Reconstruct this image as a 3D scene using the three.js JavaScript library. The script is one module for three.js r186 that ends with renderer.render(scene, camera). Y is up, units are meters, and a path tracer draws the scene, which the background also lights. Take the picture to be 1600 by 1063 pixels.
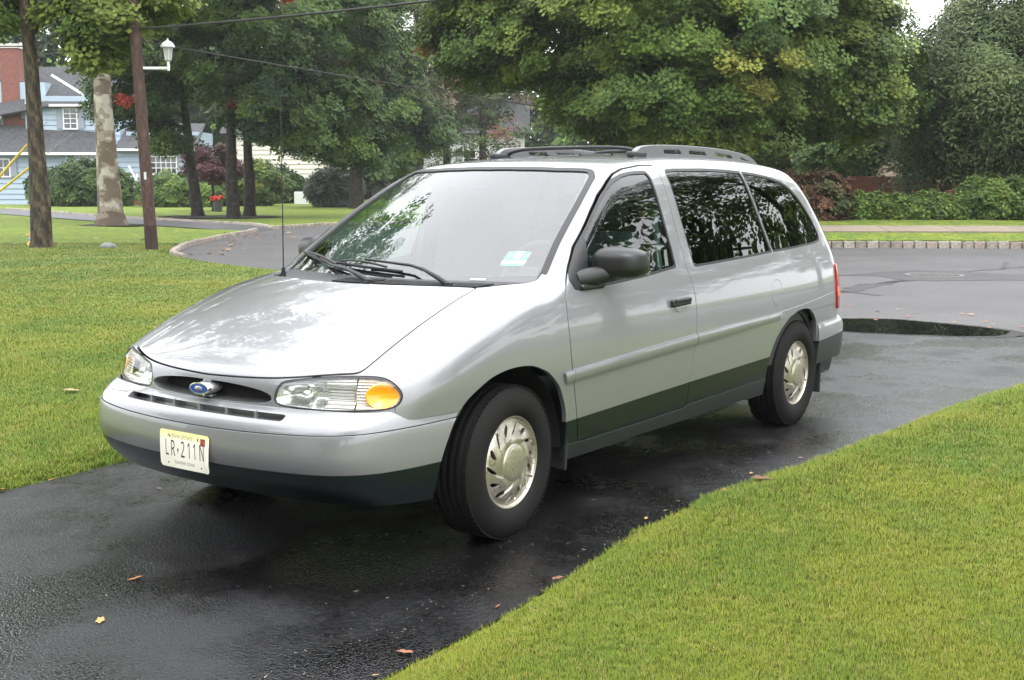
import * as THREE from 'three';
import { RoundedBoxGeometry } from 'three/addons/geometries/RoundedBoxGeometry.js';
import { mergeGeometries } from 'three/addons/utils/BufferGeometryUtils.js';

// ---------------------------------------------------------------- camera, sky, sun, exposure
const scene = new THREE.Scene();
const camera = new THREE.PerspectiveCamera(31.02, 1024 / 680, 0.1, 900);
camera.position.set(4.177, 1.529, -3.9226);
camera.lookAt(4.177 + Math.cos(2.51745) * Math.cos(.12875), 1.529 - Math.sin(.12875), -3.9226 + Math.sin(2.51745) * Math.cos(.12875));

const renderer = new THREE.WebGLRenderer({ antialias: true });
renderer.toneMapping = THREE.LinearToneMapping;
renderer.toneMappingExposure = 3.6;
renderer.shadowMap.enabled = true;
renderer.shadowMap.type = THREE.PCFSoftShadowMap;

{ // overcast sky: an even bright layer, a little brighter overhead, with soft thin structure
  const W = 1024, H = 512, data = new Float32Array(W * H * 4);
  const waves = [];
  let q = 7; const rnd = () => (q = (q * 16807) % 2147483647) / 2147483647;
  for (let i = 0; i < 26; i++) { const f = 1.5 * Math.pow(1.17, i); waves.push([(rnd() * 2 - 1) * f, (rnd() * 2 - 1) * f, (rnd() * 2 - 1) * f, rnd() * 6.28, 1 / (1 + f * .55)]); }
  for (let j = 0; j < H; j++) for (let i = 0; i < W; i++) {
    const v = ((j + .5) / H - .5) * Math.PI, u = ((i + .5) / W - .5) * 2 * Math.PI;
    const y = Math.sin(v), x = Math.cos(u) * Math.cos(v), z = Math.sin(u) * Math.cos(v);
    let n = 0; for (const w of waves) n += w[4] * Math.sin(w[0] * x * 2 + w[1] * y * 3 + w[2] * z * 2 + w[3]);
    const L = y < 0 ? .5 : (.78 + .42 * y) * (1 + .05 * n), o = (j * W + i) * 4;
    data[o] = L * .975; data[o + 1] = L * .995; data[o + 2] = L * 1.03; data[o + 3] = 1;
  }
  const sky = new THREE.DataTexture(data, W, H, THREE.RGBAFormat, THREE.FloatType);
  sky.mapping = THREE.EquirectangularReflectionMapping;
  sky.magFilter = THREE.LinearFilter; sky.minFilter = THREE.LinearFilter; sky.needsUpdate = true;
  scene.background = sky; scene.environment = sky;
}
const sun = new THREE.DirectionalLight(new THREE.Color(1, .97, .93), .6);
sun.position.set(16, 62, -26);
sun.target.position.set(-2, 0, 0);
sun.castShadow = true; sun.shadow.radius = 60;
sun.shadow.mapSize.set(4096, 4096);
Object.assign(sun.shadow.camera, { left: -60, right: 60, top: 60, bottom: -60, near: 1, far: 200 });
scene.add(sun, sun.target);

// ---------------------------------------------------------------- helpers
function rng(seed) { let s = seed >>> 0; return () => { s = (s + 0x6d2b79f5) | 0; let t = Math.imul(s ^ (s >>> 15), 1 | s); t = (t + Math.imul(t ^ (t >>> 7), 61 | t)) ^ t; return ((t ^ (t >>> 14)) >>> 0) / 4294967296; }; }
const V = (x, y, z) => new THREE.Vector3(x, y, z);
const lin = (r, g, b) => new THREE.Color().setRGB(r, g, b);
const clamp = THREE.MathUtils.clamp, lerp = THREE.MathUtils.lerp, sstep = THREE.MathUtils.smoothstep;
// value noise on a lattice that repeats every P cells
function makeNoise(seed) {
  const r = rng(seed), T = new Float32Array(65536); for (let i = 0; i < 65536; i++) T[i] = r();
  const at = (x, y) => T[((x & 255) << 8) | (y & 255)];
  const f = (x, y, P = 256) => {
    const ix = Math.floor(x), iy = Math.floor(y), u = x - ix, v = y - iy, s = u * u * (3 - 2 * u), t = v * v * (3 - 2 * v), m = (a) => ((a % P) + P) % P;
    return lerp(lerp(at(m(ix), m(iy)), at(m(ix + 1), m(iy)), s), lerp(at(m(ix), m(iy + 1)), at(m(ix + 1), m(iy + 1)), s), t);
  };
  return f;
}
const noise = makeNoise(11);
const fbm = (x, y, o = 4, P = 256) => { let s = 0, a = .5, t = 0; for (let i = 0; i < o; i++) { s += a * noise(x, y, P); t += a; x = x * 2 + 17; y = y * 2 + 31; P = Math.min(256, P * 2); a *= .5; } return s / t; };
// texture computed per pixel; fn(u, v in 0..1) -> [r, g, b] linear-ish sRGB bytes 0..255 or one number
function tex(size, fn, { srgb = true, repeat = null, h = size } = {}) {
  const d = new Uint8Array(size * h * 4);
  for (let j = 0; j < h; j++) for (let i = 0; i < size; i++) {
    const c = fn(i / size, j / h), o = (j * size + i) * 4;
    if (typeof c === 'number') d[o] = d[o + 1] = d[o + 2] = clamp(c, 0, 255); else { d[o] = clamp(c[0], 0, 255); d[o + 1] = clamp(c[1], 0, 255); d[o + 2] = clamp(c[2], 0, 255); }
    d[o + 3] = 255;
  }
  const t = new THREE.DataTexture(d, size, h); t.wrapS = t.wrapT = THREE.RepeatWrapping; t.magFilter = THREE.LinearFilter; t.minFilter = THREE.LinearMipmapLinearFilter; t.generateMipmaps = true;
  if (srgb) t.colorSpace = THREE.SRGBColorSpace;
  if (repeat) t.repeat.set(repeat[0], repeat[1]);
  t.needsUpdate = true; return t;
}
const std = (o) => new THREE.MeshStandardMaterial({ side: THREE.DoubleSide, ...o });
const phys = (o) => new THREE.MeshPhysicalMaterial({ side: THREE.DoubleSide, ...o });
const taken = new Map();
function numbered(n) { const k = taken.get(n) ?? 0; taken.set(n, k + 1); return k ? n + '_' + String(k).padStart(3, '0') : n; }
function shade(o) { o.traverse((m) => { if (m.isMesh) { m.castShadow = true; m.receiveShadow = true; } }); return o; }
function part(name, geo, mat, parent, label) { const m = new THREE.Mesh(geo, mat); m.name = name; m.castShadow = m.receiveShadow = true; if (label) m.userData.label = label; parent.add(m); return m; }
function thing(name, label, category, pos = [0, 0, 0], turn = 0, group) {
  const g = new THREE.Group(); g.name = numbered(name); g.position.set(...pos); g.rotation.y = turn; g.userData = { label, category }; if (group) g.userData.group = group; scene.add(g); return g;
}
function single(name, geo, mat, label, category, group) { const m = new THREE.Mesh(geo, mat); m.name = numbered(name); m.castShadow = m.receiveShadow = true; m.userData = { label, category }; if (group) m.userData.group = group; scene.add(m); return m; }
function structure(name, geo, mat) { const m = new THREE.Mesh(geo, mat); m.name = numbered(name); m.receiveShadow = true; m.castShadow = true; m.userData = { kind: 'structure' }; scene.add(m); return m; }
const merge = (list) => mergeGeometries(list.map((g) => { const h = g.index ? g.toNonIndexed() : g; for (const k of Object.keys(h.attributes)) if (!['position', 'normal', 'uv', 'color'].includes(k)) h.deleteAttribute(k); return h; }), false);
const box = (w, h, d, x = 0, y = 0, z = 0) => new THREE.BoxGeometry(w, h, d).translate(x, y, z);
const rbox = (w, h, d, r, x = 0, y = 0, z = 0, s = 3) => new RoundedBoxGeometry(w, h, d, s, r).translate(x, y, z);
// tapered tube through points with a radius at each
function limb(pts, radii, seg = 8, uScale = 1) {
  const n = pts.length, P = [], N = [], U = [], I = [];
  let len = 0, nx = V(1, 0, 0);
  for (let i = 0; i < n; i++) {
    const t = pts[Math.min(i + 1, n - 1)].clone().sub(pts[Math.max(i - 1, 0)]).normalize();
    if (Math.abs(t.dot(nx)) > .95) nx = Math.abs(t.x) > .9 ? V(0, 0, 1) : V(1, 0, 0);
    const b = t.clone().cross(nx).normalize(); nx = b.clone().cross(t).normalize();
    if (i) len += pts[i].distanceTo(pts[i - 1]);
    for (let k = 0; k <= seg; k++) {
      const a = k / seg * Math.PI * 2, d = nx.clone().multiplyScalar(Math.cos(a)).addScaledVector(b, Math.sin(a));
      P.push(pts[i].x + d.x * radii[i], pts[i].y + d.y * radii[i], pts[i].z + d.z * radii[i]); N.push(d.x, d.y, d.z); U.push(k / seg * uScale, len);
    }
  }
  const w = seg + 1;
  for (let i = 0; i < n - 1; i++) for (let k = 0; k < seg; k++) { const a = i * w + k, b = a + 1, c = a + w, d = c + 1; I.push(a, b, c, b, d, c); }
  const g = new THREE.BufferGeometry();
  g.setAttribute('position', new THREE.Float32BufferAttribute(P, 3)); g.setAttribute('normal', new THREE.Float32BufferAttribute(N, 3)); g.setAttribute('uv', new THREE.Float32BufferAttribute(U, 2)); g.setIndex(I);
  return g;
}
// ---------------------------------------------------------------- implicit surfaces -> meshes that can be cut
class Surf {
  constructor() { this.p = []; this.n = []; this.t = []; }
  static nets(f, [x0, x1, y0, y1, z0, z1], h) {
    const nx = Math.ceil((x1 - x0) / h) + 1, ny = Math.ceil((y1 - y0) / h) + 1, nz = Math.ceil((z1 - z0) / h) + 1, val = new Float32Array(nx * ny * nz), id = (i, j, k) => (i * ny + j) * nz + k, B = 8;
    for (let bi = 0; bi < nx; bi += B) for (let bj = 0; bj < ny; bj += B) for (let bk = 0; bk < nz; bk += B) {
      const c = f(x0 + (bi + B / 2) * h, y0 + (bj + B / 2) * h, z0 + (bk + B / 2) * h), far = Math.abs(c) > B * h * 3.2;
      for (let i = bi; i < Math.min(bi + B, nx); i++) for (let j = bj; j < Math.min(bj + B, ny); j++) for (let k = bk; k < Math.min(bk + B, nz); k++) val[id(i, j, k)] = far ? c : f(x0 + i * h, y0 + j * h, z0 + k * h);
    }
    const s = new Surf(), cell = new Int32Array(nx * ny * nz).fill(-1), E = [[0, 1], [2, 3], [4, 5], [6, 7], [0, 2], [1, 3], [4, 6], [5, 7], [0, 4], [1, 5], [2, 6], [3, 7]];
    for (let i = 0; i < nx - 1; i++) for (let j = 0; j < ny - 1; j++) for (let k = 0; k < nz - 1; k++) {
      const v = [val[id(i, j, k)], val[id(i, j, k + 1)], val[id(i, j + 1, k)], val[id(i, j + 1, k + 1)], val[id(i + 1, j, k)], val[id(i + 1, j, k + 1)], val[id(i + 1, j + 1, k)], val[id(i + 1, j + 1, k + 1)]];
      let m = 0; for (let q = 0; q < 8; q++) if (v[q] < 0) m |= 1 << q;
      if (m === 0 || m === 255) continue;
      let X = 0, Y = 0, Z = 0, c = 0;
      for (const [a, b] of E) if ((v[a] < 0) !== (v[b] < 0)) { const t = v[a] / (v[a] - v[b]); X += (a >> 2 & 1) + t * ((b >> 2 & 1) - (a >> 2 & 1)); Y += (a >> 1 & 1) + t * ((b >> 1 & 1) - (a >> 1 & 1)); Z += (a & 1) + t * ((b & 1) - (a & 1)); c++; }
      let x = x0 + (i + X / c) * h, y = y0 + (j + Y / c) * h, z = z0 + (k + Z / c) * h, g = null;
      for (let it = 0; it < 4; it++) {
        const e = 2e-4; g = [(f(x + e, y, z) - f(x - e, y, z)) / (2 * e), (f(x, y + e, z) - f(x, y - e, z)) / (2 * e), (f(x, y, z + e) - f(x, y, z - e)) / (2 * e)];
        const gg = g[0] * g[0] + g[1] * g[1] + g[2] * g[2] + 1e-9, d = clamp(f(x, y, z) / gg, -h, h); x -= g[0] * d; y -= g[1] * d; z -= g[2] * d;
      }
      const l = Math.hypot(...g) || 1; cell[id(i, j, k)] = s.p.length / 3; s.p.push(x, y, z); s.n.push(g[0] / l, g[1] / l, g[2] / l);
    }
    const quad = (a, b, c, d, flip) => { if (a < 0 || b < 0 || c < 0 || d < 0) return; if (flip) s.t.push(a, c, b, b, c, d); else s.t.push(a, b, c, b, d, c); };
    for (let i = 1; i < nx - 1; i++) for (let j = 1; j < ny - 1; j++) for (let k = 1; k < nz - 1; k++) {
      const v = val[id(i, j, k)] < 0;
      if (v !== val[id(i + 1, j, k)] < 0) quad(cell[id(i, j - 1, k - 1)], cell[id(i, j, k - 1)], cell[id(i, j - 1, k)], cell[id(i, j, k)], !v);
      if (v !== val[id(i, j + 1, k)] < 0) quad(cell[id(i - 1, j, k - 1)], cell[id(i - 1, j, k)], cell[id(i, j, k - 1)], cell[id(i, j, k)], !v);
      if (v !== val[id(i, j, k + 1)] < 0) quad(cell[id(i - 1, j - 1, k)], cell[id(i, j - 1, k)], cell[id(i - 1, j, k)], cell[id(i, j, k)], !v);
    }
    return s.orient();
  }
  orient() { const { p, n, t } = this; for (let i = 0; i < t.length; i += 3) { const a = t[i] * 3, b = t[i + 1] * 3, c = t[i + 2] * 3, ux = p[b] - p[a], uy = p[b + 1] - p[a + 1], uz = p[b + 2] - p[a + 2], vx = p[c] - p[a], vy = p[c + 1] - p[a + 1], vz = p[c + 2] - p[a + 2]; if ((uy * vz - uz * vy) * (n[a] + n[b]) + (uz * vx - ux * vz) * (n[a + 1] + n[b + 1]) + (ux * vy - uy * vx) * (n[a + 2] + n[b + 2]) < 0) { const q = t[i + 1]; t[i + 1] = t[i + 2]; t[i + 2] = q; } } return this; }
  static grid(nu, nv, fn) { // fn(u, v) -> [x, y, z]
    const s = new Surf();
    for (let i = 0; i <= nu; i++) for (let j = 0; j <= nv; j++) { const a = fn(i / nu, j / nv), e = 1e-3, b = fn(i / nu + e, j / nv), c = fn(i / nu, j / nv + e); s.p.push(...a); const n = V(b[0] - a[0], b[1] - a[1], b[2] - a[2]).cross(V(c[0] - a[0], c[1] - a[1], c[2] - a[2])).normalize(); s.n.push(n.x, n.y, n.z); }
    const w = nv + 1; for (let i = 0; i < nu; i++) for (let j = 0; j < nv; j++) { const a = i * w + j; s.t.push(a, a + w, a + 1, a + 1, a + w, a + w + 1); }
    return s.orient();
  }
  // keep the side where fn(x, y, z, nx, ny, nz) < 0
  cut(fn) {
    const { p, n, t } = this, nv = p.length / 3, f = new Float64Array(nv), o = new Surf(), map = new Int32Array(nv).fill(-1), em = new Map();
    for (let i = 0; i < nv; i++) f[i] = fn(p[3 * i], p[3 * i + 1], p[3 * i + 2], n[3 * i], n[3 * i + 1], n[3 * i + 2]);
    const keep = (i) => { if (map[i] < 0) { map[i] = o.p.length / 3; for (let k = 0; k < 3; k++) { o.p.push(p[3 * i + k]); o.n.push(n[3 * i + k]); } } return map[i]; };
    const mid = (a, b) => {
      const key = a < b ? a * nv + b : b * nv + a; if (em.has(key)) return em.get(key);
      const s = clamp(f[a] / (f[a] - f[b]), 0, 1), id = o.p.length / 3, q = [0, 1, 2].map((k) => n[3 * a + k] + s * (n[3 * b + k] - n[3 * a + k])), l = Math.hypot(...q) || 1;
      for (let k = 0; k < 3; k++) { o.p.push(p[3 * a + k] + s * (p[3 * b + k] - p[3 * a + k])); o.n.push(q[k] / l); }
      em.set(key, id); return id;
    };
    for (let i = 0; i < t.length; i += 3) {
      const v = [t[i], t[i + 1], t[i + 2]], ins = v.map((a) => f[a] < 0), c = ins[0] + ins[1] + ins[2];
      if (c === 0) continue;
      if (c === 3) { o.t.push(keep(v[0]), keep(v[1]), keep(v[2])); continue; }
      let r = c === 1 ? ins.indexOf(true) : ins.indexOf(false); const a = v[r], b = v[(r + 1) % 3], d = v[(r + 2) % 3];
      if (c === 1) o.t.push(keep(a), mid(a, b), mid(a, d));
      else { const ab = mid(a, b), ad = mid(a, d); o.t.push(ab, keep(b), keep(d), ab, keep(d), ad); }
    }
    return o;
  }
  split(fn, gap = 0) { return [this.cut((...a) => fn(...a) + gap / 2), this.cut((...a) => -fn(...a) + gap / 2)]; }
  offset(d) { const o = new Surf(); o.t = this.t; o.n = this.n; for (let i = 0; i < this.p.length; i += 3) { const e = typeof d === 'number' ? d : d(this.p[i], this.p[i + 1], this.p[i + 2]); for (let k = 0; k < 3; k++) o.p.push(this.p[i + k] + this.n[i + k] * e); } return o; }
  renormal() { const g = this.bare(); g.computeVertexNormals(); const o = new Surf(); o.p = this.p; o.t = this.t; o.n = Array.from(g.attributes.normal.array); return o; }
  bare() { const g = new THREE.BufferGeometry(); g.setAttribute('position', new THREE.Float32BufferAttribute(this.p, 3)); g.setIndex(this.t); return g; }
  side(s) { const o = new Surf(); o.p = this.p; o.n = this.n; for (let i = 0; i < this.t.length; i += 3) if ((this.p[3 * this.t[i] + 2] + this.p[3 * this.t[i + 1] + 2] + this.p[3 * this.t[i + 2] + 2]) * s > 0) o.t.push(this.t[i], this.t[i + 1], this.t[i + 2]); return o; }
  // geometry, with the open edges turned in by depth (a number, or a function giving the shift of an edge point)
  geo(depth = 0, uv = null) {
    const P = [], N = [], I = [], map = new Map(), at = (i) => { if (!map.has(i)) { map.set(i, P.length / 3); P.push(this.p[3 * i], this.p[3 * i + 1], this.p[3 * i + 2]); N.push(this.n[3 * i], this.n[3 * i + 1], this.n[3 * i + 2]); } return map.get(i); };
    for (const i of this.t) I.push(at(i));
    if (depth) {
      const E = new Map(), nv = this.p.length / 3;
      for (let i = 0; i < this.t.length; i += 3) for (let k = 0; k < 3; k++) { const a = this.t[i + k], b = this.t[i + (k + 1) % 3]; E.set(a * nv + b, [a, b]); }
      for (const [a, b] of E.values()) if (!E.has(b * nv + a)) {
        const q = (i) => V(this.p[3 * i], this.p[3 * i + 1], this.p[3 * i + 2]), m = (i) => V(this.n[3 * i], this.n[3 * i + 1], this.n[3 * i + 2]);
        const sh = (i) => typeof depth === 'number' ? m(i).multiplyScalar(-depth) : depth(q(i), m(i));
        const pa = q(a), pb = q(b), out = pb.clone().sub(pa).cross(m(a)).normalize(), sa = sh(a), sb = sh(b);
        if (!sa || !sb || pa.distanceToSquared(pb) < 1e-12) continue;
        // a small rounded shoulder, then the return
        const r = Math.min(.0025, sa.length() * .3), da = sa.clone().normalize(), db = sb.clone().normalize(), base = P.length / 3;
        const rows = [[0, 0, 0], [r * .35, r, .75], [r, r * 1.35, 1]];
        for (const [dn, off, w] of rows) { void dn; for (const [pp, d, nn] of [[pa, da, m(a)], [pb, db, m(b)]]) { const z = pp.clone().addScaledVector(d, dn * 1).addScaledVector(out, off * .5); const nr = nn.clone().multiplyScalar(1 - w).addScaledVector(out, w).normalize(); P.push(z.x, z.y, z.z); N.push(nr.x, nr.y, nr.z); } }
        for (const [pp, s] of [[pa, sa], [pb, sb]]) { const z = pp.clone().add(s).addScaledVector(out, r * .67); P.push(z.x, z.y, z.z); N.push(out.x, out.y, out.z); }
        for (let k = 0; k < 3; k++) { const o = base + 2 * k; I.push(o, o + 2, o + 1, o + 1, o + 2, o + 3); }
      }
    }
    const g = new THREE.BufferGeometry();
    g.setAttribute('position', new THREE.Float32BufferAttribute(P, 3)); g.setAttribute('normal', new THREE.Float32BufferAttribute(N, 3)); g.setIndex(I);
    const U = []; for (let i = 0; i < P.length; i += 3) { const u = uv ? uv(P[i], P[i + 1], P[i + 2]) : [P[i], P[i + 1]]; U.push(u[0], u[1]); }
    g.setAttribute('uv', new THREE.Float32BufferAttribute(U, 2));
    return g;
  }
}
// polygon with rounded corners: points [a, b, radius] -> signed distance (inside < 0)
function poly(pts) {
  const o = [], n = pts.length;
  for (let i = 0; i < n; i++) {
    const [x, y, r = 0] = pts[i]; if (!r) { o.push([x, y]); continue; }
    const A = pts[(i + n - 1) % n], C = pts[(i + 1) % n], a = [A[0] - x, A[1] - y], c = [C[0] - x, C[1] - y], la = Math.hypot(...a), lc = Math.hypot(...c), d = Math.min(r, la * .48, lc * .48);
    for (let k = 0; k <= 8; k++) { const t = k / 8, s = (1 - t) * (1 - t), e = t * t; o.push([x + a[0] / la * d * s + c[0] / lc * d * e, y + a[1] / la * d * s + c[1] / lc * d * e]); }
  }
  return polyline(o);
}
function polyline(o) {
  const n = o.length; let x0 = 1e9, x1 = -1e9, y0 = 1e9, y1 = -1e9; for (const [x, y] of o) { x0 = Math.min(x0, x); x1 = Math.max(x1, x); y0 = Math.min(y0, y); y1 = Math.max(y1, y); }
  const f = (px, py) => {
    const bd = Math.max(x0 - px, px - x1, y0 - py, py - y1); if (bd > .08) return bd;
    let d = 1e9, ins = false;
    for (let i = 0, j = n - 1; i < n; j = i++) {
      const ax = o[j][0], ay = o[j][1], ex = o[i][0] - ax, ey = o[i][1] - ay, wx = px - ax, wy = py - ay, t = clamp((wx * ex + wy * ey) / (ex * ex + ey * ey + 1e-12), 0, 1), qx = wx - ex * t, qy = wy - ey * t; d = Math.min(d, qx * qx + qy * qy);
      if ((o[i][1] > py) !== (ay > py) && px < (ax - o[i][0]) * (py - o[i][1]) / (ay - o[i][1]) + o[i][0]) ins = !ins;
    }
    return ins ? -Math.sqrt(d) : Math.sqrt(d);
  };
  f.pts = o; return f;
}
// smooth closed curve through points (Catmull-Rom)
function blob(pts, k = 6) {
  const o = [], n = pts.length; for (let i = 0; i < n; i++) { const a = pts[(i + n - 1) % n], b = pts[i], c = pts[(i + 1) % n], d = pts[(i + 2) % n]; for (let q = 0; q < k; q++) { const t = q / k; o.push([0, 1].map((e) => .5 * (2 * b[e] + (c[e] - a[e]) * t + (2 * a[e] - 5 * b[e] + 4 * c[e] - d[e]) * t * t + (3 * b[e] - a[e] - 3 * c[e] + d[e]) * t * t * t))); } }
  return polyline(o);
}
// ---------------------------------------------------------------- ground, drive, street
const grassTex = tex(1024, (u, v) => {
  const a = fbm(u * 8, v * 8, 3, 8), b = fbm(u * 64, v * 64, 3, 64), c = noise(u * 256, v * 256, 256), d = noise(u * 200 + 9, v * 100, 256);
  const k = .55 + .5 * b + .35 * (c - .5) + .25 * (d - .5), y = clamp((a - .35) * 2.2, 0, 1) * .7 + (c > .82 ? .35 : 0);
  return [lerp(112, 156, y) * k, lerp(140, 160, y) * k, lerp(34, 46, y) * k];
});
grassTex.repeat.set(1 / 5, 1 / 5);
const grassBump = tex(512, (u, v) => 255 * (.5 * noise(u * 200, v * 200, 200) + .5 * noise(u * 90 + 7, v * 90, 90)), { srgb: false }); grassBump.repeat.set(1 / 1.6, 1 / 1.6);
const lawnMat = std({ map: grassTex, roughness: .95, bumpMap: grassBump, bumpScale: .03 });
const flat = (pts, y, hole) => { // polygon given as [x, z] on the ground, uv in metres
  const s = new THREE.Shape(pts.map(([x, z]) => new THREE.Vector2(x, -z))), g = new THREE.ShapeGeometry(s, 1).rotateX(-Math.PI / 2).translate(0, y, 0), p = g.attributes.position, u = g.attributes.uv;
  for (let i = 0; i < p.count; i++) u.setXY(i, p.getX(i), p.getZ(i)); return g;
};
{
  const g = new THREE.PlaneGeometry(900, 900, 1, 1).rotateX(-Math.PI / 2).translate(0, -.03, 0), p = g.attributes.position, u = g.attributes.uv; for (let i = 0; i < p.count; i++) u.setXY(i, p.getX(i), p.getZ(i));
  structure('ground', g, lawnMat);
}
const driveRight = [[14, -1.55], [6, -1.52], [3, -1.50], [1.47, -1.48], [.74, -1.45], [.2, -1.385], [-.41, -1.31], [-1.13, -1.27], [-1.68, -1.34], [-2.35, -1.43], [-3.31, -1.48], [-4.46, -1.55], [-5.57, -1.72], [-6.8, -2.1], [-7.9, -2.9], [-8.9, -4.2]];
const driveLeft = [[-8.2, 2.9], [-7.2, 2.1], [-6, 1.78], [-4, 1.70], [-1.5, 1.70], [-.04, 1.68], [.47, 1.63], [.84, 1.61], [3, 1.64], [14, 1.7]];
const streetNear = [[-40, -62], [-22, -34], [-12, -12], [-8.9, -4.2]];
const leftEdge = [[-8.2, 2.9], [-9.1, 6.2], [-9.9, 9.2], [-10.5, 11.8], [-11.2, 14.2], [-11.9, 15.9], [-12.6, 17.0], [-13.6, 18.05], [-15.0, 19.45], [-16.9, 21.0], [-18.7, 22.3], [-20.8, 23.75], [-22.0, 24.6]];
const farEdge = [[-23.5, 25.6], [-27.2, 26.5], [-29, 23], [-25, 16], [-21.6, 9.5], [-23.27, 6.85], [-24.4, 5.0], [-25.68, 3.04], [-33, -8.5], [-50, -35], [-66, -62]];
const asphaltSpeck = (u, v) => noise(u * 768, v * 768, 256);
const driveTex = tex(2048, (u, v) => {
  const p = fbm(u * 5, v * 5, 5, 5), s = asphaltSpeck(u, v, 256), q = fbm(u * 40 + 3, v * 40, 3, 40), w = noise(u * 460 + 40.3, v * 460 + 11.7, 230);
  let k = 18 + 9 * (p - .5) + 9 * (q - .5) + 8 * (s - .5); if (w > .955) k += 70 * ((w - .965) / .035); return [k * 1.0, k * 1.0, k * 1.03];
});
const driveRough = tex(1024, (u, v) => { const p = fbm(u * 6 + 2, v * 6, 4, 6), q = fbm(u * 22, v * 22, 3, 22), s = noise(u * 240, v * 240, 240); return 255 * clamp(.33 + 1.1 * (p - .5) + .3 * (q - .5) + .15 * (s - .5), .10, .7); }, { srgb: false });
const driveBump = tex(2048, (u, v) => 255 * clamp(.5 * noise(u * 1024, v * 1024, 256) + .3 * noise(u * 512 + 5, v * 512, 256) + .2 * fbm(u * 40, v * 40, 2, 40), 0, 1), { srgb: false });
for (const t of [driveTex, driveRough, driveBump]) t.repeat.set(1 / 4.2, 1 / 4.2);
const driveMat = std({ map: driveTex, roughness: 1, roughnessMap: driveRough, bumpMap: driveBump, bumpScale: .0032 });
structure('driveway', flat([...driveRight.map((p) => p), [-9.0, -2.0], [-8.15, -.1], [-7.95, .85], [-7.9, 1.9], ...driveLeft], .0), driveMat);
const streetTex = tex(1024, (u, v) => { const p = fbm(u * 6, v * 6, 4, 6), s = asphaltSpeck(u, v, 256), w = noise(u * 240 + 4.3, v * 240 + 1.7, 240); const k = 74 + 22 * (p - .5) + 34 * (s - .5) + (w > .93 ? 30 : 0); return [k * 1.015, k * .985, k * .985]; }); streetTex.repeat.set(1 / 6, 1 / 6);
const streetMat = std({ map: streetTex, roughness: .62, bumpMap: driveBump, bumpScale: .006 });
structure('street', flat([...streetNear, [-8.2, 2.9], ...leftEdge.slice(1), ...farEdge], -.008), streetMat);
const paleDrive = std({ map: streetTex, color: lin(.95, .98, 1.05), roughness: .5 });
structure('neighbour_driveway', flat([[-20.8, 23.75], [-21.67, 24.75], [-24.3, 34.0], [-29.2, 50.2], [-40, 86], [-50, 90], [-35.5, 60.4], [-28.3, 39.3], [-25.7, 29.0], [-24.2, 26.3], [-23.5, 25.6]], -.002), paleDrive);
{ // worn patch, sealed cracks and the wet hollow at the mouth of the drive
  const dark = std({ map: streetTex, color: lin(.50, .50, .50), roughness: .55, bumpMap: driveBump, bumpScale: .004 });
  structure('road_patch', flat([[-15.2, 3.55], [-15.55, 2.9], [-15.0, 2.35], [-15.05, 1.9], [-15.9, 1.0], [-16.2, .25], [-16.9, -.25], [-17.0, .6], [-17.2, 1.5], [-17.5, 2.3], [-17.1, 2.9], [-16.0, 3.3]], -.004), dark);
  const crack = (pts, w, seed) => { const r = rng(seed), a = [], b = []; pts.forEach(([x, z], i) => { const n = pts[Math.min(i + 1, pts.length - 1)], m = pts[Math.max(i - 1, 0)], l = Math.hypot(n[0] - m[0], n[1] - m[1]), nx = -(n[1] - m[1]) / l, nz = (n[0] - m[0]) / l, k = w * (.5 + r()); a.push([x + nx * k, z + nz * k]); b.push([x - nx * k, z - nz * k]); }); structure('road_crack', flat([...a, ...b.reverse()], -.0035), dark); };
  const wiggle = (x0, z0, x1, z1, n, amp, seed) => { const r = rng(seed); return Array.from({ length: n + 1 }, (_, i) => [lerp(x0, x1, i / n) + (r() - .5) * amp, lerp(z0, z1, i / n) + (r() - .5) * amp]); };
  crack(wiggle(-15.0, 2.35, -12.3, 2.35, 14, .16, 3), .13, 4); crack(wiggle(-15.0, 2.2, -13.6, 2.55, 8, .1, 8), .05, 9); crack(wiggle(-12.5, 2.4, -12.2, 1.7, 6, .1, 10), .05, 11);
  crack(wiggle(-17.4, 2.0, -21.6, 1.0, 16, .2, 5), .07, 6); crack(wiggle(-18.5, 1.7, -20.4, 2.1, 8, .1, 15), .03, 16);
  const water = phys({ color: lin(.010, .010, .009), roughness: .015, ior: 1.36, specularIntensity: 1 });
  const rim = [[-8.80, 1.75], [-8.97, 1.14], [-9.17, .84], [-9.32, .53], [-9.28, .24], [-9.19, -.2], [-9.08, -.53], [-8.93, -.74], [-8.74, -.80], [-8.48, -.76], [-8.25, -.47], [-8.12, -.13], [-8.02, .22], [-7.98, .61], [-8.02, .95], [-8.2, 1.6]];
  const shore = (k, seed) => blob(rim, 14).pts.map(([x, z], i) => { const cx = -8.6, cz = .4, q = k + .05 * (fbm(i * .55 + seed, 3.3, 3) - .5) * 2.2; return [cx + (x - cx) * q, cz + (z - cz) * q]; });
  structure('wet_asphalt', flat(shore(1.13, 19), .002), std({ map: driveTex, color: lin(.9, .9, .9), roughness: .22, bumpMap: driveBump, bumpScale: .002 }));
  structure('puddle', flat(shore(1, 5), .005), water);
}
// pavement across the street
const walkTex = tex(256, (u, v) => { const k = 150 + 30 * (fbm(u * 10, v * 10, 4, 10) - .5) + 14 * (noise(u * 128, v * 128, 128) - .5); return [k, k * .93, k * .86]; }); walkTex.repeat.set(.4, .4);
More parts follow.
